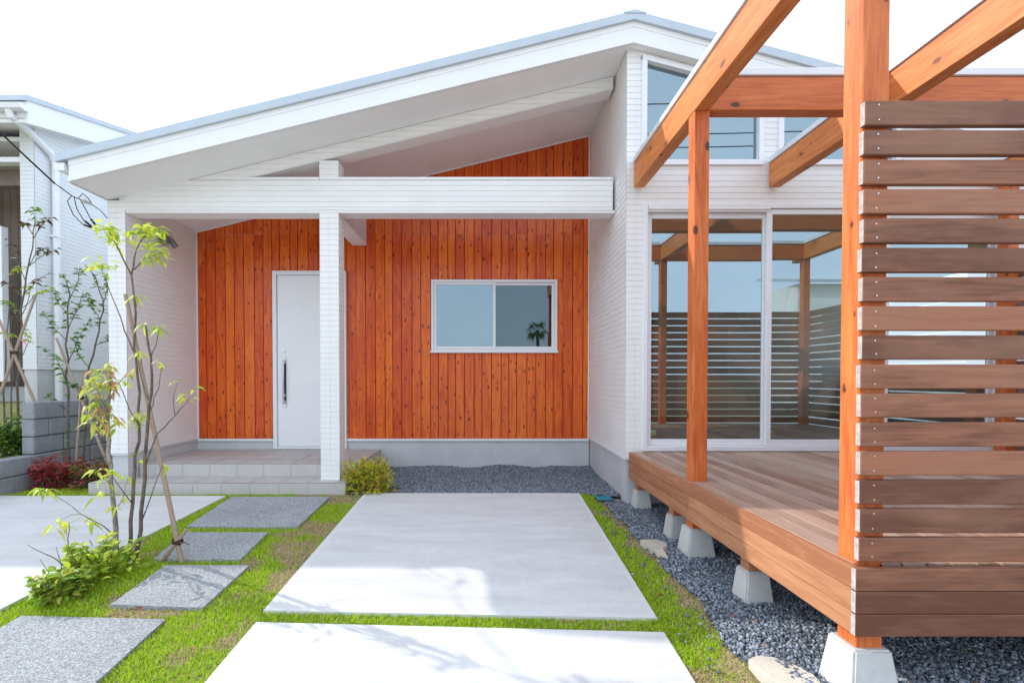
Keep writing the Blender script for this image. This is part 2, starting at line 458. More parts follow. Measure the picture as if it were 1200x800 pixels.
# siding sheet: courses of PITCH with a real recessed joint
PITCH, JOINT, JD = 0.0585, 0.0068, 0.0052
def siding(mb, plane, u0, u1, v0, v1, clips=(), mi=0, core=0.12):
    """plane(u, v, n) -> world, n = outward; clips = [(u, v, du, dv)] keep what lies below/right-hand of the line"""
    bm = bmesh.new()
    def quad(a, b, c, d): bm.faces.new([bm.verts.new(p) for p in (a, b, c, d)])
    k = math.floor(v0 / PITCH)
    while k * PITCH < v1:
        a, b = max(v0, k * PITCH + JOINT), min(v1, (k + 1) * PITCH)
        j0, j1 = max(v0, k * PITCH), min(v1, k * PITCH + JOINT)
        if b > a: quad((u0, a, 0), (u1, a, 0), (u1, b, 0), (u0, b, 0))
        if j1 > j0:
            quad((u0, j0, -JD), (u1, j0, -JD), (u1, j1, -JD), (u0, j1, -JD))
            quad((u0, j0, 0), (u1, j0, 0), (u1, j0, -JD), (u0, j0, -JD))
            quad((u0, j1, -JD), (u1, j1, -JD), (u1, j1, 0), (u0, j1, 0))
        k += 1
    if core:
        n0, n1 = -JD - 0.003, -core
        u0, u1 = u0 + 0.014, u1 - 0.014
        for q in ([(u0,v0,n0),(u1,v0,n0),(u1,v1,n0),(u0,v1,n0)], [(u0,v0,n1),(u1,v0,n1),(u1,v1,n1),(u0,v1,n1)],
                  [(u0,v0,n0),(u1,v0,n0),(u1,v0,n1),(u0,v0,n1)], [(u0,v1,n0),(u1,v1,n0),(u1,v1,n1),(u0,v1,n1)],
                  [(u0,v0,n0),(u0,v1,n0),(u0,v1,n1),(u0,v0,n1)], [(u1,v0,n0),(u1,v1,n0),(u1,v1,n1),(u1,v0,n1)]):
            quad(*q)
    for (cu, cv, du, dv) in clips:
        bmesh.ops.bisect_plane(bm, geom=list(bm.verts) + list(bm.edges) + list(bm.faces), plane_co=(cu, cv, 0),
                               plane_no=(-dv, du, 0), clear_outer=True, dist=1e-6)
    bm.verts.index_update()
    base = len(mb.v)
    mb.v += [tuple(plane(*q.co)) for q in bm.verts]
    for f in bm.faces: mb.f.append(tuple(base + q.index for q in f.verts)); mb.mi.append(mi)
    bm.free()
def FRONT(Y): return lambda u, v, n: (u, Y - n, v)          # faces the street
def RIGHT(X): return lambda u, v, n: (X + n, u, v)          # faces +x
def LEFT(X): return lambda u, v, n: (X - n, u, v)           # faces -x

# ------------------------------------------------------------------ ground heights
def smooth(a, b, x):
    t = min(1, max(0, (x - a) / (b - a))); return t * t * (3 - 2 * t)
def gz(x, y):
    z = -0.297 + 0.0625 * min(5.07, max(y, -0.3))
    if x > 1.0:
        s = smooth(1.02, 1.34, x)
        lvl = -0.03 if y > 0.8 else z
        if y > 0.8: z = z + (lvl - z) * s
    return z
def gz_np(X, Y):
    return np.array([gz(a, b) for a, b in zip(X, Y)])

xs = sorted(set([-300, -120, -60, -30, -18] + list(np.round(np.arange(-12, 8.01, 0.25), 3)) + list(np.round(np.arange(0.95, 1.45, 0.05), 3)) + [10, 18, 30, 60, 120, 300]))
ys = sorted(set([-300, -120, -60, -30, -18, -12, -8, -5, -3] + list(np.round(np.arange(-2, 9.01, 0.25), 3)) + [5.07, 12, 18, 30, 60, 120, 300]))
mb = MB()
for y in ys:
    for x in xs: mb.v.append((x, y, gz(x, y) - 0.012))
for j in range(len(ys) - 1):
    for i in range(len(xs) - 1):
        a = j * len(xs) + i
        mb.f.append((a, a + 1, a + 1 + len(xs), a + len(xs))); mb.mi.append(0)
structure(mb.build('ground', M['soil'], fixn=False))

def slab(name, corners, top=0.012, thick=0.10, mats=None, edge=0.0, holes=None):
    """corners: four (x, y) back-left, back-right, front-right, front-left; lies on the sloping ground"""
    mb = MB()
    def P(x, y, dz): return (x, y, gz(min(x, 1.0), y) + dz)
    def lerp(a, b, t): return (a[0] + (b[0]-a[0])*t, a[1] + (b[1]-a[1])*t)
    bl, br, fr, fl = corners
    N = 6
    def quad4(a, b, c, d, mi):  # planar patches following the slope
        for i in range(N):
            t0, t1 = i / N, (i + 1) / N
            p, q, r, s = lerp(a, d, t0), lerp(b, c, t0), lerp(b, c, t1), lerp(a, d, t1)
            mb.add([P(*s, top), P(*r, top), P(*q, top), P(*p, top)], [(0, 1, 2, 3)], mi)
    if edge:
        def inset(p, sx, sy): return (p[0] + sx * edge, p[1] + sy * edge)
        ibl, ibr, ifr, ifl = inset(bl, 1, -1), inset(br, -1, -1), inset(fr, -1, 1), inset(fl, 1, 1)
        quad4(ibl, ibr, ifr, ifl, 0)
        quad4(bl, ibl, ifl, fl, 1); quad4(ibr, br, fr, ifr, 1); quad4(bl, br, ibr, ibl, 1); quad4(ifl, ifr, fr, fl, 1)
    else: quad4(bl, br, fr, fl, 0)
    cs = [bl, br, fr, fl]
    for i in range(4):
        a, b = cs[i], cs[(i + 1) % 4]
        mb.add([P(*a, top), P(*b, top), P(*b, top - thick), P(*a, top - thick)], [(0, 1, 2, 3)], 1 if edge else 0)
    return mb.build(name, mats or [M['slab'], M['slab_edge']])

structure(slab('driveway', [(-1.275, 5.06), (1.005, 5.06), (0.985, 2.705), (-1.30, 2.785)], edge=0.035))
structure(slab('driveway', [(-1.285, 2.665), (0.972, 2.57), (0.96, 0.35), (-1.31, 0.35)], edge=0.035))
structure(slab('parking_pad', [(-7.5, 4.965), (-2.70, 4.965), (-2.86, 2.80), (-7.6, 2.80)], edge=0.035))
structure(slab('parking_pad', [(-7.6, 2.66), (-2.87, 2.66), (-3.0, 0.35), (-7.7, 0.35)], edge=0.035))
# street behind the camera
mb = MB(); mb.box(-120, 120, -6.5, -0.1, -0.5, -0.290); structure(mb.build('road', M['road']))
mb = MB(); mb.box(-120, 120, -0.1, 0.25, -0.5, -0.275, bev=0.01); structure(mb.build('gutter_kerb', M['slab']))
mb = MB(); mb.box(-120, 120, -8.0, -6.5, -0.5, -0.16, bev=0.01); structure(mb.build('pavement', M['slab']))

for cs, lab in (([(-2.62, 4.935), (-1.60, 4.935), (-1.612, 4.09), (-2.575, 4.11)], 'large grey speckled paving slab just in front of the porch step'),
                ([(-2.50, 3.975), (-1.81, 3.975), (-1.78, 3.46), (-2.415, 3.46)], 'small grey speckled paving slab beside the foot of the bamboo stake'),
                ([(-2.265, 3.37), (-1.668, 3.367), (-1.67, 2.81), (-2.245, 2.845)], 'grey speckled paving slab striped with twig shadows, right of the leafy ground plants'),
                ([(-2.665, 2.725), (-1.812, 2.69), (-1.77, 1.75), (-2.66, 1.78)], 'grey speckled paving slab nearest the street, cut off by the photo corner')):
    tag(slab('paving_slab', cs, top=0.014, thick=0.06, mats=[M['aggregate']]), lab, 'paving slab', 'speckled paving slabs leading to the porch')

# raised ground of the neighbouring plot
mb = MB(); mb.prism([(3.6, -0.3), (60, -0.3), (60, 0.90), (6.45, 0.90), (5.7, 0.36), (3.6, 0.28)], 0, -60, -5.272)
structure(mb.build('raised_ground', M['soil']))

# ------------------------------------------------------------------ house
H = thing('house', 'white single storey house with red cedar recessed wall and raking gable roof', 'house', (-1.0, 5.0, 0))
XW, YW, YR, YP = 1.42, 4.82, 6.50, 5.22       # side wall, main wall, recessed wall, portal frame
RX, RZ, SL, SR = 1.46, 4.533, 0.243, 0.262    # ridge x, soffit height under ridge, slopes
def sof(x): return RZ - SL * (RX - x) if x < RX else RZ - SR * (x - RX)
clipL = (RX, RZ - 0.002, 1.0, SL)
clipR = (RX, RZ - 0.002, 1.0, -SR)
W1 = (1.567, 2.786, 3.378); W2 = (2.932, 4.15, 3.378)
WT = 4.469                                     # top of the raked windows at x = W1[0]
def wtop(x): return WT - SR * (x - W1[0])
SA = (1.59, 5.19, 0.517, 2.985)                # tall sash

mb = MB(); pl = FRONT(YW); z0 = 0.455
siding(mb, pl, XW, SA[0], z0, 4.7, (clipL, clipR))
siding(mb, pl, SA[0], SA[1], SA[3], W1[2])
siding(mb, pl, SA[1], 7.2, z0, 4.7, (clipR,))
siding(mb, pl, SA[0], SA[1], z0, SA[2])
siding(mb, pl, W1[1], W2[0], W1[2], 4.7, (clipR,))
siding(mb, pl, W2[1], SA[1], W1[2], 4.7, (clipR,))
for w in (W1, W2):
    siding(mb, pl, max(w[0], SA[0]), w[1], W1[2] + 0.2, 4.7, (clipR, (w[0], wtop(w[0]), -1.0, SR)))
mb.build('front_wall', M['siding'], H)
# trim the side wall under the soffit: it is one height along its length
mb2 = MB(); siding(mb2, LEFT(XW), YW + 0.007, YR - 0.02, z0, sof(XW) - 0.003, ())
mb2.build('side_wall', M['siding'], H)

def board_wall(x0, x1, z0, ztop, y, step=0.131, seed=3, thick=0.018, holes=(), cut=None):
    """vertical tongue-and-groove boards, each with a bevelled face and its own width"""
    rr = random.Random(seed); mb = MB(); x = x0
    while x < x1 - 0.005:
        w = step * rr.choice((0.80, 0.92, 1.0, 1.0, 1.08)); xe = min(x1, x + w)
        if x1 - xe < 0.04: xe = x1
        spans = [(z0, None)]
        for (hx0, hx1, hz0, hz1) in holes:
            if xe > hx0 + 0.003 and x < hx1 - 0.003:
                spans = ([(z0, hz0)] if hz0 > z0 + 0.02 else []) + [(hz1, None)]
                if x < hx0 - 0.003 or xe > hx1 + 0.003:  # split the board at the opening's edge
                    pass
        for (a, b) in spans:
            ta, tb = (ztop(x), ztop(xe)) if b is None else (b, b)
            cuts = [a]
            if (b is None) and a < 3.19 < min(ta, tb) and rr.random() < 0.55: cuts.append(3.19)
            elif (b is None) and rr.random() < 0.2:
                cuts.append(a + (min(ta, tb) - a) * rr.uniform(0.15, 0.9))
            cuts.append(None)
            for i in range(len(cuts) - 1):
                lo = cuts[i] + (0.001 if i else 0)
                t0, t1 = (ta, tb) if cuts[i + 1] is None else (cuts[i + 1] - 0.001,) * 2
                g = 0.0055; d = 0.007
                vs = []
                for (px, dy) in ((x + 0.0008, d), (x + g, 0), (xe - g, 0), (xe - 0.0008, d)):
                    f = (px - x) / (xe - x); zt = t0 + (t1 - t0) * f
                    vs += [(px, y + dy, lo), (px, y + dy, zt)]
                mb.add(vs, [(2, 4, 5, 3)]); mb.add(vs, [(0, 2, 3, 1), (4, 6, 7, 5)], 1)
        x = xe
    return mb
DOOR = (-2.865, -1.873, 0.29, 2.696)
WIN = (-0.723, 0.98, 1.604, 2.58)
mb = board_wall(-3.90, XW - 0.002, 0.432, lambda x: sof(x) - 0.004, YR, holes=(DOOR, WIN))
mb.box(-4.0, XW + 0.1, YR + 0.012, YR + 0.10, 0.30, 0.60)
mb.box(-4.0, DOOR[0] + 0.05, YR + 0.012, YR + 0.10, 0.60, 3.0)
mb.box(DOOR[1] - 0.05, WIN[0] + 0.05, YR + 0.012, YR + 0.10, 0.60, 3.2)
mb.box(WIN[1] - 0.05, XW + 0.1, YR + 0.012, YR + 0.10, 0.60, 4.2)
mb.box(WIN[0] - 0.1, WIN[1] + 0.1, YR + 0.014, YR + 0.10, 0.60, WIN[2] + 0.05)
mb.box(WIN[0] - 0.1, WIN[1] + 0.1, YR + 0.014, YR + 0.10, WIN[3] - 0.05, 3.4)
mb.box(DOOR[0] - 0.1, DOOR[1] + 0.1, YR + 0.014, YR + 0.10, DOOR[3] - 0.05, 3.2)
mb.build('cedar_cladding', [M['cedar_wall'], M['cedar_joint']], H, fixn=False)
mb = MB()   # white edge strips round the cladding and the flashing under it
mb.box(-3.905, -3.888, YR - 0.014, YR, 0.43, sof(-3.9) - 0.004); mb.box(XW - 0.018, XW - 0.002, YR - 0.014, YR, 0.43, sof(XW) - 0.006)
mb.prism([(-3.89, sof(-3.89) - 0.02), (XW - 0.02, sof(XW) - 0.02), (XW - 0.02, sof(XW) - 0.003), (-3.89, sof(-3.89) - 0.003)], 1, YR - 0.012, YR - 0.001)
for a, b in ((-3.9, DOOR[0] - 0.002), (DOOR[1] + 0.002, XW - 0.001)):
    mb.box(a, b, YR - 0.022, YR + 0.02, 0.398, 0.428)
mb.build('cladding_trim', M['trim'], H)
# left side wall of the recess, its end and outer face
mb = MB()
siding(mb, RIGHT(-3.905), YP + 0.007, YR - 0.016, 0.43, sof(-3.905) - 0.003, core=0.08)
siding(mb, FRONT(YP), -4.10, -3.905, 0.43, sof(-4.1) - 0.004, core=0.08)
siding(mb, LEFT(-4.10), YP + 0.007, 12.0, 0.43, sof(-4.1) - 0.004, core=0.08)
mb.build('porch_side_wall', M['siding'], H)
mb = MB()
mb.box(-4.085, -3.915, YP + 0.012, 12.0, -0.2, 0.405); mb.box(-4.11, -3.897, YP - 0.012, YR - 0.03, 0.405, 0.431)
mb.box(-3.95, XW - 0.0, YR + 0.006, YR + 0.2, -0.2, 0.398)
mb.box(XW + 0.014, XW + 0.2, YW + 0.015, YR + 0.1, -0.3, 0.428); mb.box(XW + 0.03, 7.2, YW + 0.017, YW + 0.2, -0.3, 0.428)
mb.build('foundation', M['found'], H)
mb = MB(); mb.box(XW - 0.012, XW + 0.05, YW - 0.012, YR - 0.025, 0.43, 0.454); mb.box(XW + 0.051, 7.2, YW - 0.012, YW + 0.05, 0.43, 0.454)
mb.build('base_flashing', M['cap'], H)
# portal frame: column, beam, raked beam, stub beam back to the wall
mb = MB()
CX = (-1.795, -1.588)
def course_box(mb, x0, x1, y0, y1, z0, z1, clips=()):
    siding(mb, FRONT(y0), x0, x1, z0, z1, clips, core=0)
    siding(mb, RIGHT(x1), y0 + 0.001, y1, z0, z1, (), core=0)
    siding(mb, LEFT(x0), y0 + 0.001, y1, z0, z1, (), core=0)
    mb.box(x0 + 0.007, x1 - 0.007, y0 + 0.008, y1, z0, z1)
course_box(mb, CX[0], CX[1], YP, YP + 0.20, 0.134, 3.075)
mb.build('column', M['siding'], H)
BZ = (3.072, 3.395)
mb = MB()
siding(mb, FRONT(YP), -3.905, XW - 0.03, BZ[0], BZ[1], core=0.19)
mb.box(-3.903, XW - 0.008, YP + 0.004, YP + 0.199, BZ[0] - 0.028, BZ[0] - 0.002)
mb.build('beam', M['siding'], H)
mb = MB()
xo = -2.78; rk = 0.125
for a, b in ((-2.775, CX[0] - 0.002), (CX[1] + 0.002, XW - 0.03)):
    mb.box(a, b, YP - 0.012, YP + 0.215, BZ[1] + 0.001, BZ[1] + 0.032, bev=0.004)
mb.build('beam_capping', M['trim'], H)
mb = MB()   # raked beam and the solid triangle at its low end
siding(mb, FRONT(YP), xo, XW - 0.03, BZ[1], 4.7, ((RX, RZ - 0.004, 1.0, SL), (RX, RZ - rk, -1.0, -SL)), core=0.19)
siding(mb, FRONT(YP + 0.0015), -3.905, xo, BZ[1], 3.6, ((RX, RZ - 0.004, 1.0, SL),), core=0.19)
pr = [(xo, sof(xo) - rk - 0.012), (XW - 0.03, sof(XW - 0.03) - rk - 0.012), (XW - 0.03, sof(XW - 0.03) - rk - 0.001), (xo, sof(xo) - rk - 0.001)]
mb.prism(pr, 1, YP + 0.004, YP + 0.20)
course_box(mb, CX[0], CX[1], YP + 0.001, YP + 0.20, BZ[1], sof(CX[0]) - rk - 0.01)
mb.build('raked_beam', M['siding'], H)
mb = MB()
siding(mb, RIGHT(CX[1] - 0.012), YP + 0.202, YR - 0.002, BZ[0], BZ[1] + 0.02, core=0)
siding(mb, LEFT(CX[0] + 0.012), YP + 0.202, YR - 0.002, BZ[0], BZ[1] + 0.02, core=0)
mb.box(CX[0] + 0.02, CX[1] - 0.02, YP + 0.202, YR - 0.002, BZ[0] + 0.001, BZ[1] + 0.02)
mb.box(CX[0] + 0.008, CX[1] - 0.008, YP + 0.202, YR - 0.002, BZ[0] - 0.028, BZ[0] - 0.002)
mb.build('tie_beam', M['siding'], H)

# roof: soffit, fascia, metal edge, ridge cap, gutter
YF, YB, XE, XR = 4.735, 13.0, -4.095, 7.6
def band(lo, hi, xe, xr):   # raked band between offsets from the soffit line
    return [(xe, sof(xe) + lo), (RX, RZ + lo), (xr, sof(xr) + lo), (xr, sof(xr) + hi), (RX, RZ + hi), (xe, sof(xe) + hi)]
def band_prism(mb, lo, hi, xe, xr, y0, y1, mi=0):
    for (a, b) in ((xe, RX), (RX, xr)):
        mb.prism([(a, sof(a) + lo), (b, sof(b) + lo), (b, sof(b) + hi), (a, sof(a) + hi)], 1, y0, y1, mi)
mb = MB(); band_prism(mb, 0.0, 0.19, XE + 0.01, XR - 0.01, YF + 0.03, YB)
mb.build('soffit', M['soffit'], H)
mb = MB(); band_prism(mb, 0.045, 0.205, XE, XR, YF, YF + 0.029); band_prism(mb, -0.004, 0.044, XE, XR, YF - 0.012, YF + 0.029)
band_prism(mb, 0.155, 0.206, XE, XR, YF - 0.005, YF + 0.028)
mb.prism([(YF + 0.03, sof(XE) - 0.004), (YB, sof(XE) - 0.004), (YB, sof(XE) + 0.205), (YF + 0.03, sof(XE) + 0.205)], 0, XE - 0.02, XE)
mb.build('fascia', M['trim'], H)
mb = MB(); band_prism(mb, 0.207, 0.287, XE - 0.105, XR, YF - 0.035, YB)
rd = mb.build('roof', M['roof_metal'], H)
mb = MB()
mb.prism([(RX - 0.11, sof(RX - 0.11) + 0.288), (RX + 0.11, sof(RX + 0.11) + 0.288), (RX + 0.10, sof(RX + 0.10) + 0.294), (RX, RZ + 0.297), (RX - 0.10, sof(RX - 0.1) + 0.294)], 1, YF - 0.042, YB)
mb.build('ridge_cap', M['roof_metal'], rd)
gz0 = sof(XE) + 0.10
mb = MB()
gp = [(-4.225, gz0 + 0.075), (-4.225, gz0 + 0.02), (-4.195, gz0), (-4.12, gz0), (-4.12, gz0 + 0.075), (-4.128, gz0 + 0.075), (-4.128, gz0 + 0.008), (-4.192, gz0 + 0.008), (-4.217, gz0 + 0.025), (-4.217, gz0 + 0.075)]
for i in range(len(gp)):
    a, b = gp[i], gp[(i + 1) % len(gp)]
    mb.add([(a[0], YF - 0.02, a[1]), (b[0], YF - 0.02, b[1]), (b[0], YB, b[1]), (a[0], YB, a[1])], [(0, 1, 2, 3)])
mb.add([(p[0], YF - 0.02, p[1]) for p in gp[:5]], [(0, 1, 2, 3, 4)])
mb.build('gutter', M['alu'], H)

# porch with tiled steps
def tiles(mb, plane, u0, u1, v0, v1, w, h, uo=0.0, g=0.004):
    u = u0 - ((u0 - uo) % w)
    while u < u1:
        v = v0
        while v < v1 - 0.01:
            a, b, c, d = max(u, u0) + g, min(u + w, u1) - g, v + g, min(v + h, v1) - g
            if b - a > 0.01 and d - c > 0.01:
                mb.add([plane(a, c, 0), plane(b, c, 0), plane(b, d, 0), plane(a, d, 0)], [(0, 1, 2, 3)], 0)
            v += h
        u += w
TOP = lambda z: (lambda u, v, n: (u, v, z + n))
mb = MB()
PXR = -1.42
mb.box(-3.90, PXR, 5.39, YR + 0.003, -0.1, 0.280, 1); mb.box(-4.22, PXR - 0.06, 5.07, 5.388, -0.2, 0.133, 1)
tiles(mb, TOP(0.284), -3.897, PXR, 5.386, YR, 0.306, 0.306, -3.72)
tiles(mb, FRONT(5.386), -3.897, PXR, 0.1345, 0.284, 0.306, 0.152, -3.72)
tiles(mb, TOP(0.137), -4.22, PXR - 0.06, 5.066, 5.385, 0.306, 0.32, -3.72)
tiles(mb, FRONT(5.066), -4.22, PXR - 0.06, -0.02, 0.137, 0.306, 0.158, -3.72)
tiles(mb, RIGHT(PXR + 0.004), 5.386, YR, 0.0, 0.284, 0.306, 0.30, 5.386)
tiles(mb, RIGHT(PXR - 0.056), 5.066, 5.386, -0.02, 0.137, 0.33, 0.17, 5.066)
mb.build('porch_steps', [M['tile'], M['grout']], H, fixn=False)

# front door
mb = MB(); fw = 0.055
x0, x1, zb, zt = DOOR
mb.box(x0, x0 + fw, YR - 0.045, YR + 0.06, zb, zt, bev=0.004); mb.box(x1 - fw, x1, YR - 0.045, YR + 0.06, zb, zt, bev=0.004)
mb.box(x0 + fw, x1 - fw, YR - 0.043, YR + 0.06, zt - fw, zt, bev=0.004); mb.box(x0 + fw, x1 - fw, YR - 0.04, YR + 0.06, zb, zb + 0.03, bev=0.003)
fr = mb.build('door_frame', M['alu'], H)
mb = MB(); mb.box(x0 + fw + 0.004, x1 - fw - 0.004, YR - 0.022, YR + 0.03, zb + 0.034, zt - fw - 0.004, bev=0.004)
dr = mb.build('door', M['door'], H)
mb = MB(); hx = x0 + 0.155
hz0, hz1 = (-2.713, 6.460, 0.858)[2], (-2.709, 6.460, 1.538)[2]
mb.box(hx - 0.024, hx + 0.024, YR - 0.034, YR - 0.021, hz0, hz0 + 0.09, bev=0.003); mb.box(hx - 0.024, hx + 0.024, YR - 0.034, YR - 0.021, hz1 - 0.09, hz1, bev=0.003)
mb.box(hx - 0.02, hx + 0.02, YR - 0.030, YR - 0.021, hz0 + 0.085, hz1 - 0.085, 1)
mb.tube([(hx, YR - 0.03, hz0 + 0.05), (hx, YR - 0.07, hz0 + 0.06), (hx, YR - 0.082, (hz0 + hz1) / 2), (hx, YR - 0.07, hz1 - 0.06), (hx, YR - 0.03, hz1 - 0.05)], 0.013, 8)
mb.build('handle', [M['steel'], M['black']], dr)
for z in (0.62, 1.45, 2.33):
    mb = MB(); mb.tube([(x1 - fw - 0.004, YR - 0.05, z - 0.06), (x1 - fw - 0.004, YR - 0.05, z + 0.06)], 0.009, 8)
    mb.build('hinge', M['steel'], dr)

def sash_frame(mb, x0, x1, z0, z1, y0, y1, w, wb=None):
    wb = wb or w
    mb.box(x0, x0 + w, y0, y1, z0, z1, bev=0.003); mb.box(x1 - w, x1, y0, y1, z0, z1, bev=0.003)
    mb.box(x0 + w + 0.001, x1 - w - 0.001, y0 + 0.001, y1, z1 - w, z1, bev=0.003); mb.box(x0 + w + 0.001, x1 - w - 0.001, y0 + 0.001, y1, z0, z0 + wb, bev=0.003)
M['sealant'] = mat_plain('grey_sealant', (0.74, 0.73, 0.72), 0.7, 0.2)
for (xj, yj, za, zb) in ((XW + 0.092, YW, 0.46, 4.50), (-4.008, YP, 0.435, 3.15), ((CX[0] + CX[1]) / 2, YP, 0.137, 3.04)):
    mb = MB(); mb.box(xj - 0.002, xj + 0.002, yj - 0.0012, yj + 0.001, za, zb); mb.build('sealant_joint', M['sealant'], H)
for z in (1.62, 1.02):
    mb = MB(); mb.tube([(hx, YR - 0.035, z), (hx, YR - 0.0215, z)], 0.017, 14); mb.build('lock', M['steel'], dr)
# small sliding window in the cladding
win = MB(); sash_frame(win, WIN[0], WIN[1], WIN[2], WIN[3], YR - 0.035, YR + 0.07, 0.035, 0.04)
win.box(WIN[0] - 0.012, WIN[1] + 0.012, YR - 0.05, YR - 0.034, WIN[2] - 0.012, WIN[2] + 0.018, bev=0.003)
wf = win.build('window', M['alu'], H)
mid = (WIN[0] + WIN[1]) / 2
for (a, b, dy, gm) in ((WIN[0] + 0.036, mid + 0.02, 0.0, 'glass_pale'), (mid - 0.02, WIN[1] - 0.036, 0.028, 'glass_dark')):
    mb = MB(); sash_frame(mb, a, b, WIN[2] + 0.042, WIN[3] - 0.036, YR - 0.018 + dy, YR + 0.006 + dy, 0.034)
    mb.build('sash', M['alu'], wf)
    mb = MB(); mb.add([(a + 0.03, YR - 0.005 + dy, WIN[2] + 0.07), (b - 0.03, YR - 0.005 + dy, WIN[2] + 0.07), (b - 0.03, YR - 0.005 + dy, WIN[3] - 0.065), (a + 0.03, YR - 0.005 + dy, WIN[3] - 0.065)], [(0, 1, 2, 3)])
    mb.build('pane', M[gm], wf)
# tall glazed sash: three panels
win = MB(); sash_frame(win, SA[0], SA[1], SA[2], SA[3], YW - 0.03, YW + 0.10, 0.042, 0.05)
big = win.build('patio_window', M['alu'], H)
b0, b1 = SA[0] + 0.043, SA[1] - 0.043
p1, p2 = 2.86, 4.03
for (a, b, dy) in ((b0, p1 + 0.0, 0.022), (p1 - 0.03, p2 + 0.03, -0.012), (p2, b1, 0.022)):
    mb = MB(); sash_frame(mb, a, b, SA[2] + 0.052, SA[3] - (0.075 if dy > 0 else 0.045), YW + dy, YW + dy + 0.03, 0.052, 0.062)
    mb.build('sash', M['alu'], big)
    mb = MB(); y = YW + dy + 0.016
    mb.add([(a + 0.045, y, SA[2] + 0.10), (b - 0.045, y, SA[2] + 0.10), (b - 0.045, y, SA[3] - 0.09), (a + 0.045, y, SA[3] - 0.09)], [(0, 1, 2, 3)])
    mb.build('pane', M['glass'], big)
    mb = MB(); sx = a + 0.062
    mb.box(sx, sx + 0.05, y + 0.002, y + 0.005, SA[2] + 0.15, SA[2] + 0.178, 0); mb.box(sx, sx + 0.05, y + 0.002, y + 0.005, SA[2] + 0.1785, SA[2] + 0.205, 1)
    mb.box(sx + 0.028, sx + 0.044, y + 0.0008, y + 0.0018, SA[2] + 0.183, SA[2] + 0.200, 2)
    mb.build('sticker', [M['yellow'], M['white_st'], M['green_st']], big)
mb = MB(); mb.box(b0, p1, YW - 0.02, YW + 0.02, SA[3] - 0.074, SA[3] - 0.044, bev=0.003); mb.tube([(b0 + 0.01, YW - 0.024, SA[3] - 0.047), (p1 - 0.01, YW - 0.024, SA[3] - 0.047)], 0.012, 8)
mb.build('screen_roller', M['alu'], big)
# raked high windows
def raked_window(w):
    a, b, zb = w; t = 0.05; mb = MB()
    za, zc = wtop(a), wtop(b)
    y0, y1 = YW - 0.025, YW + 0.09
    mb.box(a, a + t, y0, y1, zb, wtop(a + t)); mb.box(b - t, b, y0, y1, zb, wtop(b)); mb.box(a + t, b - t, y0, y1, zb, zb + t)
    mb.prism([(a, za - t), (b, zc - t), (b, zc), (a, za)], 1, y0 - 0.002, y1)
    f = mb.build('raked_window', M['alu'], H)
    mb = MB(); mb.add([(a + t - 0.01, YW + 0.03, zb + t - 0.01), (b - t + 0.01, YW + 0.03, zb + t - 0.01), (b - t + 0.01, YW + 0.03, wtop(b) - t + 0.01), (a + t - 0.01, YW + 0.03, wtop(a + t) - t + 0.01)], [(0, 1, 2, 3)])
    mb.build('pane', M['glass'], f)
raked_window(W1); raked_window(W2)
# rooms behind the glass
mb = MB()
def room(mb, x0, x1, y0, y1, z0, z1):
    mb.add([(x0, y1, z0), (x1, y1, z0), (x1, y1, z1), (x0, y1, z1)], [(0, 1, 2, 3)], 0)
    mb.add([(x0, y0, z0), (x0, y1, z0), (x0, y1, z1), (x0, y0, z1)], [(0, 1, 2, 3)], 0)
    zo = z0 + 0.9 if x1 > 6 else z1      # far end wall cut low, an added opening to brighten the room
    mb.add([(x1, y0, z0), (x1, y1, z0), (x1, y1, zo), (x1, y0, zo)], [(0, 1, 2, 3)], 0)
    mb.add([(x0, y0, z0), (x1, y0, z0), (x1, y1, z0), (x0, y1, z0)], [(0, 1, 2, 3)], 1)
    mb.add([(x0, y0, z1), (x1, y0, z1), (x1, y1, z1), (x0, y1, z1)], [(0, 1, 2, 3)], 0)
room(mb, 1.62, 7.0, YW + 0.13, 9.2, 0.52, 3.05); room(mb, 1.62, 7.0, YW + 0.13, 9.2, 3.2, 4.3); room(mb, -1.5, 1.3, YR + 0.11, 9.0, 0.52, 2.9)
for k in range(4): mb.box(1.75 + k * 0.72, 1.75 + k * 0.72 + 0.70, 9.05, 9.15, 0.53, 2.6, 2, bev=0.006)
mb.build('interior', [M['room'], M['roomfloor'], M['closet']], H, fixn=False)
# spot lamps on the porch side wall
sx, sy, sz = (-3.894, 5.780, 2.914)
mb = MB(); mb.box(-3.904, -3.885, sy - 0.05, sy + 0.05, sz - 0.05, sz + 0.05, bev=0.006)
mb.tube([(-3.886, sy, sz), (-3.83, sy, sz)], 0.014, 10)
lp = mb.build('wall_light', M['lampgrey'], H)
for dy in (-0.045, 0.045):
    mb = MB(); mb.tube([(-3.84, sy + dy, sz + 0.05), (-3.80, sy + dy * 1.6, sz - 0.02), (-3.775, sy + dy * 2.0, sz - 0.065)], [0.032, 0.034, 0.034], 14)
    mb.build('lamp_head', M['lampgrey'], lp, smooth=False)

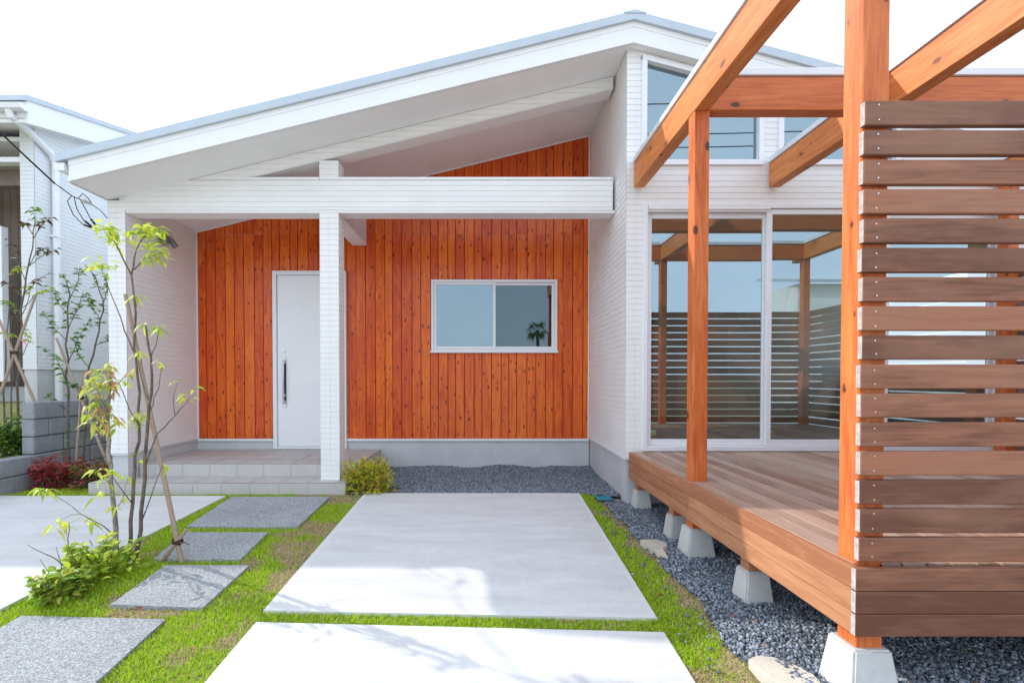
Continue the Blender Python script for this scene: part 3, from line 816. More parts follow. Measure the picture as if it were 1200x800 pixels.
# ------------------------------------------------------------------ deck
DX = 1.475; DZ = 0.51
D = thing('timber_deck', 'raised hardwood deck with brown boards on small concrete footings', 'deck', (3.3, 3.3, -0.03))
mb = MB(); x = DX + 0.001; k = 0
posts_x = (1.487, 2.83, 5.085); PWD = 0.105; YPF, YPM = 1.897, 3.41
while x < 5.22:
    xe = min(x + 0.091, 5.24)
    mb.box(x, xe, YPF + 0.004 if k == 0 else YPF - 0.0, YW - 0.034, DZ - 0.028, DZ, bev=0.003, mi_x=1)
    x = xe + 0.0075; k += 1
mb.build('decking', [M['deck'], M['deck_side']], D)
mb = MB()
for k in range(3):
    z1 = DZ - 0.0005 - k * 0.0895 - (0.0 if k else 0.0); z0 = z1 - 0.087
    if k == 0: z1 = DZ - 0.001
    ysp = YPM - 0.03
    mb.box(DX - 0.028, DX - 0.0005, ysp + 0.001, YW - 0.032, z0, z1, bev=0.002); mb.box(DX - 0.028, DX - 0.0005, 1.874, ysp - 0.001, z0, z1, bev=0.002)
mb.build('side_fascia', M['deck_side'], D)
mb = MB()
for k in range(3):
    z1 = DZ - 0.0005 - k * 0.0895; z0 = z1 - 0.087
    mb.box(DX - 0.031, 5.25, 1.846, 1.873, z0, z1, bev=0.002, mi=0, mi_x=1)
mb.build('front_fascia', [M['slat'], M['slat_end']], D)
mb = MB()
for xx in (DX + 0.06, 2.4, 3.3, 4.2, 5.1): mb.box(xx - 0.03, xx + 0.03, 2.03, YW - 0.04, 0.37, 0.48)
for yy in (2.4, 3.0, 3.9, 4.5): mb.box(DX + 0.02, 5.2, yy - 0.03, yy + 0.03, 0.29, 0.368)
mb.build('joists', M['deck_side'], D)
def footing(name, x, y, top, parent, base=-0.08, wt=0.068, wb=0.098):
    mb = MB()
    a = [(x - wb, y - wb), (x + wb, y - wb), (x + wb, y + wb), (x - wb, y + wb)]
    b = [(x - wt, y - wt), (x + wt, y - wt), (x + wt, y + wt), (x - wt, y + wt)]
    bm = bmesh.new()
    vs = [bm.verts.new((*p, base)) for p in a] + [bm.verts.new((*p, top)) for p in b]
    for f in ((3,2,1,0),(4,5,6,7),(0,1,5,4),(1,2,6,5),(2,3,7,6),(3,0,4,7)): bm.faces.new([vs[i] for i in f])
    bmesh.ops.bevel(bm, geom=list(bm.edges), offset=0.008, segments=2, affect='EDGES')
    bm.verts.index_update()
    mb.v = [tuple(q.co) for q in bm.verts]; mb.f = [tuple(q.index for q in f.verts) for f in bm.faces]; mb.mi = [0] * len(mb.f); bm.free()
    return mb.build(name, M['footing'], parent)
for (x, y) in ((1.545, 4.70), (1.545, 3.83), (1.545, 2.74), (2.5, 4.7), (2.5, 3.83), (2.5, 2.74), (3.7, 2.74), (3.7, 3.83)):
    fo = footing('footing', x, y, 0.155, D, wt=0.062, wb=0.088)
    mb = MB(); mb.box(x - 0.045, x + 0.045, y - 0.045, y + 0.045, 0.15, 0.30 if x < 2 else 0.37); mb.build('short_post', M['deck_side'], D)

# ------------------------------------------------------------------ pergola
P = thing('pergola', 'orange timber pergola of square posts and deep beams over the deck', 'pergola', (3.3, 3.3, -0.03))
PB0, PB1 = 3.142, 3.380
def timber(name, box, mat, par, bev=0.004):
    mb = MB(); mb.box(*box, bev=bev); return mb.build(name, M[mat], par)
for x in posts_x:
    for y in (YPF, YPM):
        if y == YPM and x > 2: continue
        p = timber('post', (x, x + PWD, y, y + PWD, 0.165, PB0), 'pergola_z', P)
        footing('post_footing', x + PWD / 2, y + PWD / 2, 0.172, P, wt=0.075, wb=0.108)
timber('post', (5.085, 5.19, YPM, YPM + PWD, 0.165, PB0), 'pergola_z', P)
timber('post', (5.085, 5.19, 4.66, 4.765, 0.165, PB0), 'pergola_z', P)
for x in posts_x:
    b = timber('beam', (x - 0.003, x + PWD - 0.003, 1.70, YW - 0.035, PB0 + 0.001, PB1), 'pergola_y', P)
    mb = MB(); mb.box(x - 0.018, x + PWD + 0.012, 1.69, YW - 0.036, PB1 + 0.004, PB1 + 0.016); mb.box(x - 0.012, x + PWD + 0.006, 1.695, YW - 0.036, PB1 + 0.016, PB1 + 0.058, bev=0.004)
    mb.build('cap', M['cap'], b)
for y in (YPF, YPM):
    for (xa, xb) in ((posts_x[0] + PWD, posts_x[1] - 0.003), (posts_x[1] + PWD, posts_x[2] - 0.003)):
        b = timber('cross_beam', (xa - 0.002, xb - 0.001, y + 0.001, y + PWD - 0.001, PB0 + 0.004, PB1 - 0.001), 'pergola_x', P)
        mb = MB(); mb.box(xa + 0.013, xb - 0.018, y - 0.012, y + PWD + 0.012, PB1 + 0.004, PB1 + 0.056, bev=0.004)
        mb.build('cap', M['cap'], b)

# ------------------------------------------------------------------ slat screens
F = thing('slat_screen', 'screen of brown horizontal timber slats on the front edge of the deck', 'screen', (3.3, 1.86, DZ))
mb = MB(); scr = []; z = DZ + 0.018
for k in range(16):
    j = random.uniform(-0.003, 0.003)
    mb.box(DX - 0.002 + j, 5.24, 1.868, 1.896, z, z + 0.0945, bev=0.003, mi_x=1)
    for px_ in (1.525, 2.86, 5.13):
        for dz in (0.02, 0.075): scr.append((px_ + random.uniform(-.004, .004), z + dz + random.uniform(-.003, .003)))
    z += 0.1135
mb.build('slat_panel', [M['slat'], M['slat_end']], F); 
sm = MB(); sm.tube([(0, 1.8660, 0), (0, 1.870, 0)], 0.0033, 10); s0 = None
for (a, b) in scr:
    if s0 is None: s0 = sm.build('screw', M['steel'], F); so = s0
    else: so = s0.copy(); C.objects.link(so); so.parent = F; so.matrix_parent_inverse = s0.matrix_parent_inverse.copy()
    so.location = (a, 0, b)
F2 = thing('slat_screen', 'screen of brown slats along the far right side of the deck', 'screen', (5.22, 3.4, DZ))
mb = MB(); z = DZ + 0.018
for k in range(16):
    mb.box(5.192, 5.22, 1.90, 4.77, z, z + 0.0945, bev=0.003); z += 0.1135
mb.build('slat_panel', [M['slat_y']], F2)

# ------------------------------------------------------------------ gravel, grass
def stones(name, pts, zf, smin, smax, label=None):
    n = len(pts)
    cube = np.array([(-1,-1,-1),(1,-1,-1),(1,1,-1),(-1,1,-1),(-1,-1,1),(1,-1,1),(1,1,1),(-1,1,1)], float)
    quads = np.array([(0,3,2,1),(4,5,6,7),(0,1,5,4),(1,2,6,5),(2,3,7,6),(3,0,4,7)])
    s = RNG.uniform(smin, smax, (n, 1, 1)) * 0.5
    V = cube[None] * RNG.uniform(0.45, 1.0, (n, 1, 3)) + RNG.uniform(-0.38, 0.38, (n, 8, 3))
    V = V * s
    q = RNG.normal(size=(n, 4)); q /= np.linalg.norm(q, axis=1, keepdims=True)
    a, b, c, d = q.T
    R = np.stack([np.stack([1-2*(c*c+d*d), 2*(b*c-a*d), 2*(b*d+a*c)], 1), np.stack([2*(b*c+a*d), 1-2*(b*b+d*d), 2*(c*d-a*b)], 1), np.stack([2*(b*d-a*c), 2*(c*d+a*b), 1-2*(b*b+c*c)], 1)], 1)
    V = np.einsum('nij,nkj->nki', R, V)
    ctr = np.stack([pts[:, 0], pts[:, 1], zf], 1)
    V = V + ctr[:, None]
    Fq = (quads[None] + (np.arange(n) * 8)[:, None, None]).reshape(-1, 4)
    g = RNG.uniform(0, 1, n) ** 1.6
    col = np.stack([0.085 + 0.29 * g, 0.105 + 0.31 * g, 0.135 + 0.34 * g], 1)
    brown = RNG.random(n) < 0.012; col[brown] = (0.30, 0.16, 0.09)
    pale = RNG.random(n) < 0.03; col[pale] = col[pale] * 0.4 + 0.30
    return stuff(npmesh(name, V.reshape(-1, 3), Fq, M['stone'], np.repeat(col, 8, 0)))
def nz(x, y, s, o=0.0): return noise.noise(Vector((x * s + o, y * s, o)))
def bed_z(x, y):    # gravel heaped against the house in the recess
    if y > 5.0 and x < XW + 0.05:
        return 0.012 + 0.03 * smooth(5.9, 6.5, y) * (1.0 + 1.2 * nz(x, 0, 2.2)) + 0.010 * nz(x, y, 3)
    return gz(x, y) + 0.012 * nz(x, y, 3.5) + 0.004
def edge_x(y): return 1.235 + 0.045 * nz(y, 3.1, 1.9) + 0.03 * nz(y, 8.1, 6.0)
def gravel_pts(x0, x1, y0, y1, dens, ok):
    dens *= 1.5
    n = int((x1 - x0) * (y1 - y0) * dens)
    p = np.stack([RNG.uniform(x0, x1, n), RNG.uniform(y0, y1, n)], 1)
    return p[np.array([ok(a, b) for a, b in p])]
pr = gravel_pts(-1.46, XW + 0.012, 5.065, YR, 8200, lambda x, y: x < 1.40 or y > 4.85)
pd = gravel_pts(1.10, 3.2, 1.60, 4.9, 7600, lambda x, y: x > edge_x(y) and not (y > 4.83 and x > 1.43) and (x < 2.4 or y < 2.9))
pc = gravel_pts(1.14, XW + 0.01, 4.88, 5.09, 7600, lambda x, y: x > edge_x(y) + 0.05)
pts = np.concatenate([pr, pd, pc])
zf = np.array([bed_z(a, b) for a, b in pts]) + RNG.uniform(-0.004, 0.010, len(pts))
stones('gravel', pts, zf, 0.008, 0.019)
mb = MB()
gx = np.linspace(-1.46, XW + 0.02, 24); gy = np.linspace(5.062, YR + 0.01, 12)
for y in gy:
    for x in gx: mb.v.append((x, y, bed_z(x, y) - 0.002))
for j in range(11):
    for i in range(23):
        a = j * 24 + i; mb.f.append((a, a + 1, a + 25, a + 24)); mb.mi.append(0)
b0_ = len(mb.v); gx = np.linspace(0, 1, 22); gy = np.linspace(0.9, 5.06, 40)
for y in gy:
    xa = edge_x(y)
    for t in gx: x = xa + t * t * (7.0 - xa); mb.v.append((x, y, gz(x, y) + 0.001))
for j in range(39):
    for i in range(21):
        a = b0_ + j * 22 + i; mb.f.append((a, a + 1, a + 23, a + 22)); mb.mi.append(0)
structure(mb.build('gravel_bed', M['gravelbed'], fixn=False))
# a few stray stones on the slab and grass
sp = np.stack([RNG.triangular(0.97, 1.28, 1.29, 150), RNG.uniform(2.2, 4.9, 150)], 1)
SL1 = [((-1.30, 1.005), (2.74, 5.06)), ((-1.31, 0.972), (0.3, 2.62))]
QUADS = [[(-2.62, 4.935), (-1.60, 4.935), (-1.612, 4.09), (-2.575, 4.11)], [(-2.50, 3.975), (-1.81, 3.975), (-1.78, 3.46), (-2.415, 3.46)],
         [(-2.265, 3.37), (-1.668, 3.367), (-1.67, 2.81), (-2.245, 2.845)], [(-2.665, 2.725), (-1.812, 2.69), (-1.77, 1.75), (-2.66, 1.78)],
         [(-1.275, 5.06), (1.005, 5.06), (0.985, 2.705), (-1.30, 2.785)], [(-1.285, 2.665), (0.972, 2.57), (0.96, 0.35), (-1.31, 0.35)],
         [(-7.5, 4.965), (-2.70, 4.965), (-2.86, 2.80), (-7.6, 2.80)], [(-7.6, 2.66), (-2.87, 2.66), (-3.0, 0.35), (-7.7, 0.35)]]
def in_quad(q, X, Y, m=0.0):
    r = np.ones(len(X), bool)
    for i in range(4):
        (ax, ay), (bx, by) = q[i], q[(i + 1) % 4]
        L = math.hypot(bx - ax, by - ay)
        r &= ((bx - ax) * (Y - ay) - (by - ay) * (X - ax)) / L < m
    return r
zf = np.array([gz(a, b) for a, b in sp]) + np.where(in_quad(QUADS[4], sp[:, 0], sp[:, 1]), 0.018, 0.012)
stones('stray_gravel', sp, zf, 0.008, 0.018)

def grass():
    regs = [(-2.95, 1.06, 1.75, 5.065, 27000), (0.95, 1.36, 1.9, 5.08, 27000), (-5.2, -1.4, 4.95, 5.10, 13000), (-5.0, -3.95, 4.95, 5.35, 12000)]
    PX_, PY_ = [], []
    for (x0, x1, y0, y1, d) in regs:
        n = int((x1 - x0) * (y1 - y0) * d)
        PX_.append(RNG.uniform(x0, x1, n)); PY_.append(RNG.uniform(y0, y1, n))
    X, Y = np.concatenate(PX_), np.concatenate(PY_)
    keep = np.ones(len(X), bool)
    for q in QUADS: keep &= ~in_quad(q, X, Y, -0.006 + 0.0)
    ex = np.array([edge_x(y) for y in Y])
    keep &= X < ex + 0.02
    keep &= ~((Y > 5.05) & (X > -4.22) & (X < 1.02))
    keep &= ~((X < -2.86) & (Y < 4.9) & (Y > 2.82))
    X, Y = X[keep], Y[keep]
    den = np.array([nz(x, y, 1.7, 4.0) + 0.6 * nz(x, y, 5.5, 9.0) for x, y in zip(X, Y)])
    # worn bands beside the drive and the gravel
    worn = np.exp(-((X + 1.36) / 0.12) ** 2) * np.clip((Y - 2.6) / 0.8, 0.15, 1) * 0.5 + np.exp(-((X - 1.24) / 0.07) ** 2) * 0.75 + np.exp(-((X + 1.62) / 0.10) ** 2) * (Y < 4.05) * 0.15
    dry = np.clip(den * 1.15 + worn + 0.06, 0, 1)
    keep = RNG.random(len(X)) > dry * 0.35
    X, Y, dry = X[keep], Y[keep], dry[keep]
    n = len(X)
    Z = gz_np(X, Y) - 0.012
    h = RNG.uniform(0.009, 0.029, n) * (1 - 0.4 * dry)
    big = RNG.random(n) < 0.06; h[big] *= 1.5
    w = RNG.uniform(0.0016, 0.0034, n)
    az = RNG.uniform(0, 2 * np.pi, n); lean = RNG.uniform(0.15, 0.95, n) + 0.5 * dry
    dx, dy = np.cos(az), np.sin(az)
    sxx, syy = -dy, dx
    def pt(side, t, ww):
        off = lean * h * t * t * 0.9
        return np.stack([X + dx * off + sxx * w * side * ww, Y + dy * off + syy * w * side * ww, Z + h * t * (1 - 0.25 * lean * t)], 1)
    V = np.stack([pt(-1, 0, 1), pt(1, 0, 1), pt(1, 0.55, 0.8), pt(-1, 0.55, 0.8), pt(0, 1.0, 0)], 1).reshape(-1, 3)
    i = np.arange(n) * 5
    F4 = np.stack([i, i + 1, i + 2, i + 3], 1); F3 = np.stack([i + 3, i + 2, i + 4, i + 4], 1)
    g = RNG.random(n)[:, None]
    green = (1 - g) * np.array([0.25, 0.47, 0.012]) + g * np.array([0.62, 0.75, 0.05])
    straw = (1 - g) * np.array([0.68, 0.54, 0.34]) + g * np.array([0.48, 0.36, 0.21])
    isdry = (RNG.random(n) < np.clip(dry * 2.2 - 0.42, 0.06, 0.88))[:, None]
    col = np.where(isdry, straw, green)
    me_v, colv = V, np.repeat(col, 5, 0)
    F3 = F3[:, :3]
    # quads and triangles as one triangle mesh
    T = np.concatenate([F4[:, [0, 1, 2]], F4[:, [0, 2, 3]], F3])
    return stuff(npmesh('grass', me_v, T, M['blade'], colv))
grass()

# ------------------------------------------------------------------ plants
def leaves(pos, dirs, L, Wd, col, droop=0.3):
    """pos, dirs (n,3); L, Wd (n,), col (n,3) -> V, F, colours; every leaf is folded along its midrib and bends down"""
    n = len(pos)
    d = dirs / np.linalg.norm(dirs, axis=1, keepdims=True)
    up = np.tile(np.array([0.0, 0, 1.0]), (n, 1)) + RNG.normal(0, 0.35, (n, 3))
    s = np.cross(d, up); s /= np.linalg.norm(s, axis=1, keepdims=True) + 1e-9
    nn = np.cross(s, d)
    L = L[:, None]; Wd = Wd[:, None]
    dn = np.array([0, 0, -1.0])[None]
    P0 = pos
    m1 = pos + d * L * 0.35 + dn * L * droop * 0.08; m2 = pos + d * L * 0.7 + dn * L * droop * 0.35
    tip = pos + d * L + dn * L * droop * 0.8
    l1 = m1 + s * Wd * 0.5 + nn * Wd * 0.18; r1 = m1 - s * Wd * 0.5 + nn * Wd * 0.18
    l2 = m2 + s * Wd * 0.36 + nn * Wd * 0.14; r2 = m2 - s * Wd * 0.36 + nn * Wd * 0.14
    V = np.stack([P0, m1, m2, tip, l1, r1, l2, r2], 1).reshape(-1, 3)
    f = np.array([(0, 1, 4), (0, 5, 1), (4, 1, 2), (4, 2, 6), (1, 5, 7), (1, 7, 2), (6, 2, 3), (2, 7, 3)])
    F = (f[None] + (np.arange(n) * 8)[:, None, None]).reshape(-1, 3)
    return V, F, np.repeat(col, 8, 0)
class Foliage:
    def __init__(self): self.V = []; self.F = []; self.c = []; self.n = 0
    def add(self, pos, dirs, L, Wd, col, droop=0.3):
        V, F, c = leaves(np.asarray(pos, float), np.asarray(dirs, float), np.asarray(L, float), np.asarray(Wd, float), np.asarray(col, float), droop)
        self.V.append(V); self.F.append(F + self.n); self.c.append(c); self.n += len(V)
    def build(self, parent, name='foliage'):
        return npmesh(name, np.concatenate(self.V), np.concatenate(self.F), M['leaf'], np.concatenate(self.c), parent)
def palette(cols, n, jit=0.15):
    c = np.array(cols)[RNG.integers(0, len(cols), n)]
    return c * RNG.uniform(1 - jit, 1 + jit, (n, 1))
def whorl(fo, p, n, L, Wd, cols, droop=0.5, up=0.2, spread=0.01, jit=0.2):
    az = RNG.uniform(0, 2 * np.pi) + np.arange(n) * 2 * np.pi / n + RNG.uniform(-0.35, 0.35, n)
    dirs = np.stack([np.cos(az), np.sin(az), np.full(n, up) + RNG.uniform(-0.3, 0.3, n)], 1)
    pos = np.array(p)[None] + RNG.normal(0, spread, (n, 3))
    fo.add(pos, dirs, L * RNG.uniform(0.7, 1.15, n), Wd * RNG.uniform(0.8, 1.15, n), palette(cols, n, jit), droop)
def along(fo, pts, n, L, Wd, cols, droop=0.3, t0=0.0, up=0.1):
    pts = np.array(pts, float); seg = np.linalg.norm(np.diff(pts, axis=0), axis=1); cum = np.concatenate([[0], np.cumsum(seg)]); 
    t = RNG.uniform(t0, 1, n) * cum[-1]
    p = np.stack([np.interp(t, cum, pts[:, k]) for k in range(3)], 1)
    az = RNG.uniform(0, 2 * np.pi, n)
    dirs = np.stack([np.cos(az), np.sin(az), RNG.uniform(-0.2, 0.5, n) + up], 1)
    fo.add(p, dirs, L * RNG.uniform(0.6, 1.15, n), Wd * RNG.uniform(0.7, 1.15, n), palette(cols, n), droop)

LIME = [(0.60, 0.68, 0.07), (0.52, 0.64, 0.06), (0.66, 0.70, 0.12), (0.38, 0.52, 0.06)]
YEL = [(0.62, 0.64, 0.11), (0.50, 0.58, 0.07), (0.38, 0.48, 0.06), (0.58, 0.36, 0.17), (0.66, 0.62, 0.20)]
GRN = [(0.10, 0.20, 0.045), (0.14, 0.26, 0.05), (0.20, 0.33, 0.07)]
MID = [(0.22, 0.38, 0.05), (0.30, 0.46, 0.06), (0.14, 0.26, 0.045)]
BRN = [(0.15, 0.08, 0.05), (0.20, 0.11, 0.07), (0.11, 0.07, 0.05), (0.16, 0.15, 0.05)]
RED = [(0.50, 0.045, 0.065), (0.62, 0.12, 0.13), (0.34, 0.04, 0.05), (0.32, 0.12, 0.07)]

def stems(name, parent, lines, mat, seg=7):
    mb = MB()
    for pts, r0, r1 in lines:
        n = len(pts); P_ = []; R_ = []
        for i in range(n - 1):          # wobble the straight pieces
            a, b = Vector(pts[i]), Vector(pts[i + 1])
            for q in range(3):
                t = q / 3; w = (b - a).length * 0.03
                P_.append(a.lerp(b, t) + (Vector((random.uniform(-w, w), random.uniform(-w, w), 0)) if q else Vector((0, 0, 0))))
                R_.append(r0 + (r1 - r0) * (i + t) / (n - 1))
        P_.append(Vector(pts[-1])); R_.append(r1)
        mb.tube(P_, R_, seg)
    return mb.build(name, mat, parent, smooth=True)

# tall thin tree in the grass by the pad
T = thing('young_tree', 'thin multi-stemmed young tree with lime green leaves, tied to a bamboo stake', 'tree', (-2.62, 3.45, -0.09))
A1 = [(-2.591, 3.450, -0.138), (-2.568, 3.450, 0.217), (-2.540, 3.460, 0.587), (-2.506, 3.460, 0.897), (-2.529, 3.480, 1.269), (-2.558, 3.500, 1.581), (-2.593, 3.520, 2.008)]
A2 = [(-2.560, 3.450, -0.151), (-2.473, 3.420, 0.158), (-2.424, 3.400, 0.537), (-2.381, 3.380, 0.996), (-2.340, 3.360, 1.208), (-2.344, 3.360, 1.388), (-2.378, 3.360, 1.615)]
br = [([(-2.593, 3.520, 2.008), (-2.670, 3.500, 2.190), (-2.721, 3.480, 2.307)], 0.006, 0.003), ([(-2.593, 3.520, 2.008), (-2.575, 3.550, 2.203), (-2.519, 3.580, 2.338)], 0.006, 0.003),
      ([(-2.581, 3.530, 2.048), (-2.477, 3.500, 2.128), (-2.363, 3.460, 2.142)], 0.005, 0.0025), ([(-2.541, 3.490, 1.393), (-2.588, 3.440, 1.587), (-2.663, 3.400, 1.873), (-2.706, 3.380, 2.026)], 0.005, 0.002),
      ([(-2.557, 3.500, 1.668), (-2.544, 3.500, 1.780), (-2.562, 3.500, 1.848)], 0.004, 0.002),
      ([(-2.417, 3.400, 0.629), (-2.308, 3.360, 0.859), (-2.141, 3.300, 0.990), (-2.021, 3.270, 1.116)], 0.006, 0.002), ([(-2.141, 3.300, 0.990), (-2.152, 3.300, 1.103), (-2.121, 3.300, 1.221)], 0.003, 0.0015),
      ([(-2.506, 3.460, 0.897), (-2.552, 3.400, 1.086), (-2.583, 3.380, 1.208)], 0.004, 0.002), ([(-2.381, 3.380, 0.996), (-2.265, 3.320, 1.179), (-2.226, 3.300, 1.327)], 0.004, 0.002),
      ([(-2.466, 3.420, 0.226), (-2.336, 3.360, 0.473), (-2.261, 3.340, 0.640)], 0.005, 0.002), ([(-2.344, 3.360, 1.388), (-2.287, 3.340, 1.506), (-2.274, 3.340, 1.601)], 0.004, 0.002),
      ([(-2.555, 3.450, 0.341), (-2.592, 3.380, 0.481), (-2.648, 3.360, 0.594)], 0.004, 0.002), ([(-2.374, 3.380, 1.087), (-2.461, 3.420, 1.268), (-2.486, 3.440, 1.422)], 0.004, 0.002)]
stems('trunk', T, [(A1, 0.014, 0.006), (A2, 0.015, 0.006)] + br, M['bark'])
fo = Foliage()
for c, n in (((-2.721, 3.480, 2.320), 12), ((-2.706, 3.500, 2.252), 9), ((-2.519, 3.580, 2.350), 13), ((-2.555, 3.550, 2.304), 10), ((-2.455, 3.560, 2.306), 9), ((-2.363, 3.460, 2.148), 13), ((-2.426, 3.480, 2.123), 7), ((-2.712, 3.380, 2.032), 10)):
    whorl(fo, c, int(n * 2.0), 0.098, 0.028, LIME, 0.7, 0.2, 0.03)
for c, n in (((-2.562, 3.500, 1.848), 7), ((-2.378, 3.360, 1.615), 7), ((-2.486, 3.440, 1.422), 6), ((-2.274, 3.340, 1.601), 6)):
    whorl(fo, c, n, 0.085, 0.028, LIME, 0.9, 0.0)
for c, n in (((-2.021, 3.270, 1.116), 4), ((-2.121, 3.300, 1.221), 2), ((-1.980, 3.270, 1.157), 3), ((-2.261, 3.340, 0.640), 2), ((-2.648, 3.360, 0.594), 6), ((-2.583, 3.380, 1.208), 5), ((-2.497, 3.440, 0.973), 9), ((-2.522, 3.440, 0.930), 6), ((-2.475, 3.440, 0.684), 3), ((-2.226, 3.300, 1.327), 3)):
    whorl(fo, c, n, 0.085, 0.026, LIME, 0.8, 0.1, 0.02)
fo.build(T)

T = thing('young_tree', 'slim pale-barked young tree with yellowing and reddish drooping leaves beside the parking pad', 'tree', (-2.86, 3.6, -0.08))
B1 = [(-2.765, 3.580, -0.113), (-2.786, 3.580, 0.242), (-2.808, 3.580, 0.596), (-2.830, 3.580, 0.898), (-2.813, 3.580, 1.173), (-2.805, 3.580, 1.320)]
bb = [([(-2.817, 3.580, 0.885), (-2.830, 3.520, 1.080), (-2.862, 3.500, 1.238)], 0.005, 0.002), ([(-2.815, 3.580, 1.077), (-2.751, 3.600, 1.218), (-2.701, 3.620, 1.295)], 0.005, 0.002),
      ([(-2.801, 3.580, 0.081), (-2.826, 3.500, 0.176), (-2.918, 3.440, 0.269), (-2.975, 3.400, 0.354), (-3.059, 3.360, 0.437)], 0.005, 0.002), ([(-2.918, 3.440, 0.269), (-2.969, 3.420, 0.269), (-3.037, 3.400, 0.238)], 0.003, 0.0015),
      ([(-2.790, 3.580, 0.435), (-2.828, 3.540, 0.508), (-2.849, 3.520, 0.563)], 0.004, 0.002), ([(-2.786, 3.580, 0.255), (-2.719, 3.560, 0.325), (-2.658, 3.550, 0.506)], 0.004, 0.002),
      ([(-2.822, 3.580, 1.013), (-2.853, 3.500, 0.987), (-2.875, 3.480, 0.926)], 0.004, 0.002)]
stems('trunk', T, [(B1, 0.019, 0.008)] + bb, M['bark_pale'])
fo = Foliage()
for c, n in (((-2.862, 3.500, 1.238), 9), ((-2.812, 3.500, 1.269), 9), ((-2.812, 3.580, 1.320), 9), ((-2.817, 3.520, 1.143), 10), ((-2.852, 3.500, 1.081), 9), ((-2.764, 3.550, 1.206), 8), ((-2.811, 3.550, 1.015), 10), ((-2.835, 3.500, 0.956), 8), ((-2.761, 3.550, 0.952), 7), ((-2.701, 3.620, 1.295), 5), ((-2.875, 3.480, 0.926), 5), ((-2.806, 3.550, 0.888), 7)):
    whorl(fo, c, int(n * 1.3), 0.085, 0.029, YEL, 1.0, -0.1, 0.032)
for c, n in (((-2.849, 3.520, 0.563), 8), ((-2.829, 3.540, 0.476), 7), ((-2.823, 3.500, 0.391), 5), ((-2.658, 3.550, 0.506), 4), ((-2.737, 3.550, 0.315), 6)):
    whorl(fo, c, n, 0.085, 0.026, LIME, 0.8, 0.0, 0.02)
for c, n in (((-3.083, 3.360, 0.461), 5), ((-3.122, 3.350, 0.458), 4), ((-3.038, 3.400, 0.219), 5), ((-3.062, 3.400, 0.183), 3), ((-2.871, 3.450, 0.229), 6)):
    whorl(fo, c, n, 0.10, 0.030, LIME, 0.9, 0.0, 0.015)
fo.build(T)

def cane(name, label, pts, r, group=None, tie=None):
    t = thing(name, label, 'stake', tuple(pts[0]), group)
    mb = MB(); a, b = Vector(pts[0]), Vector(pts[-1]); n = 8
    P_, R_ = [], []
    for i in range(n + 1):
        q = a.lerp(b, i / n); rr = r * (1 - 0.25 * i / n)
        d = (b - a).normalized()
        if 0 < i < n:
            for e, k in ((-0.006, 1), (-0.002, 1.22), (0.002, 1.22), (0.006, 1)): P_.append(q + d * e); R_.append(rr * k)
        else: P_.append(q); R_.append(rr)
    mb.tube(P_, R_, 9)
    mb.build('cane', M['bamboo'], t, smooth=False)
    if tie:
        mb = MB()
        for k in range(4):
            c = Vector(tie) + Vector((0, 0, (k - 1.5) * 0.008)); R0 = r * 1.9
            mb.tube([c + Vector((math.cos(q * 0.6) * R0, math.sin(q * 0.6) * R0, 0.006 * math.sin(q * 1.1 + k))) for q in range(11)], 0.004, 5)
        mb.tube([Vector(tie), Vector(tie) + Vector((0.07, -0.03, 0.005)), Vector(tie) + Vector((0.10, -0.03, -0.012))], 0.003, 5)
        mb.build('tie', M['twine'], t)
    return t
cane('bamboo_stake', 'long leaning bamboo stake supporting the lime green young tree', [(-2.200, 3.450, -0.088), (-2.669, 3.560, 1.871)], 0.018, None, (-2.229, 3.450, 0.067))
cane('bamboo_stake', 'short bamboo peg driven aslant and tied to the foot of the long stake', [(-2.355, 3.460, -0.086), (-2.148, 3.430, 0.161)], 0.015)

def low_plant(name, label, cat, ctr, rx, ry, rz, n, L, Wd, cols, droop=0.4, lancet=True, group=None, nst=14, fill=0):
    t = thing(name, label, cat, ctr, group)
    fo = Foliage(); c = np.array(ctr); lines = []
    tips = []
    for k in range(nst):
        a = RNG.uniform(0, 2 * np.pi); q = math.sqrt(RNG.random())
        base = c + np.array([math.cos(a) * rx * q * 0.55, math.sin(a) * ry * q * 0.55, 0])
        tip = c + np.array([math.cos(a) * rx * q * 0.95, math.sin(a) * ry * q * 0.95, rz * RNG.uniform(0.55, 1.0) * (1 - 0.35 * q * q)])
        mid = (base + tip) / 2 + np.array([0, 0, rz * 0.12])
        lines.append(([tuple(base), tuple(mid), tuple(tip)], 0.004, 0.002)); tips.append((base, mid, tip))
    stems('branches', t, lines, M['bark'], 5)
    per = max(1, n // nst)
    if fill:
        u = RNG.normal(size=(fill, 3)); u /= np.linalg.norm(u, axis=1, keepdims=True); u[:, 2] = np.abs(u[:, 2])
        lump = 0.78 + 0.22 * np.array([noise.noise(Vector((float(a[0]) * 2.3 + c[0], float(a[1]) * 2.3, float(a[2]) * 2.3))) for a in u]) * 1.6
        p = c + u * (RNG.random((fill, 1)) ** 0.45) * lump[:, None] * np.array([rx, ry, rz * 0.95])
        fo.add(p, u + RNG.normal(0, 0.55, (fill, 3)) + np.array([0, 0, 0.35]), L * RNG.uniform(0.6, 1.1, fill), Wd * RNG.uniform(0.7, 1.1, fill), palette(cols, fill, 0.2), droop)
    for b, m, tp in tips: along(fo, [b * 0.5 + m * 0.5, m, tp], per, L, Wd, cols, droop, 0.05, 0.3)
    fo.build(t)
    return t
low_plant('leafy_plant', 'low clump of glossy green leaves at the foot of the young trees', 'plant', (-2.60, 3.20, -0.10), 0.25, 0.27, 0.29, 420, 0.085, 0.034, MID[:2] + LIME, 0.35, fill=210)
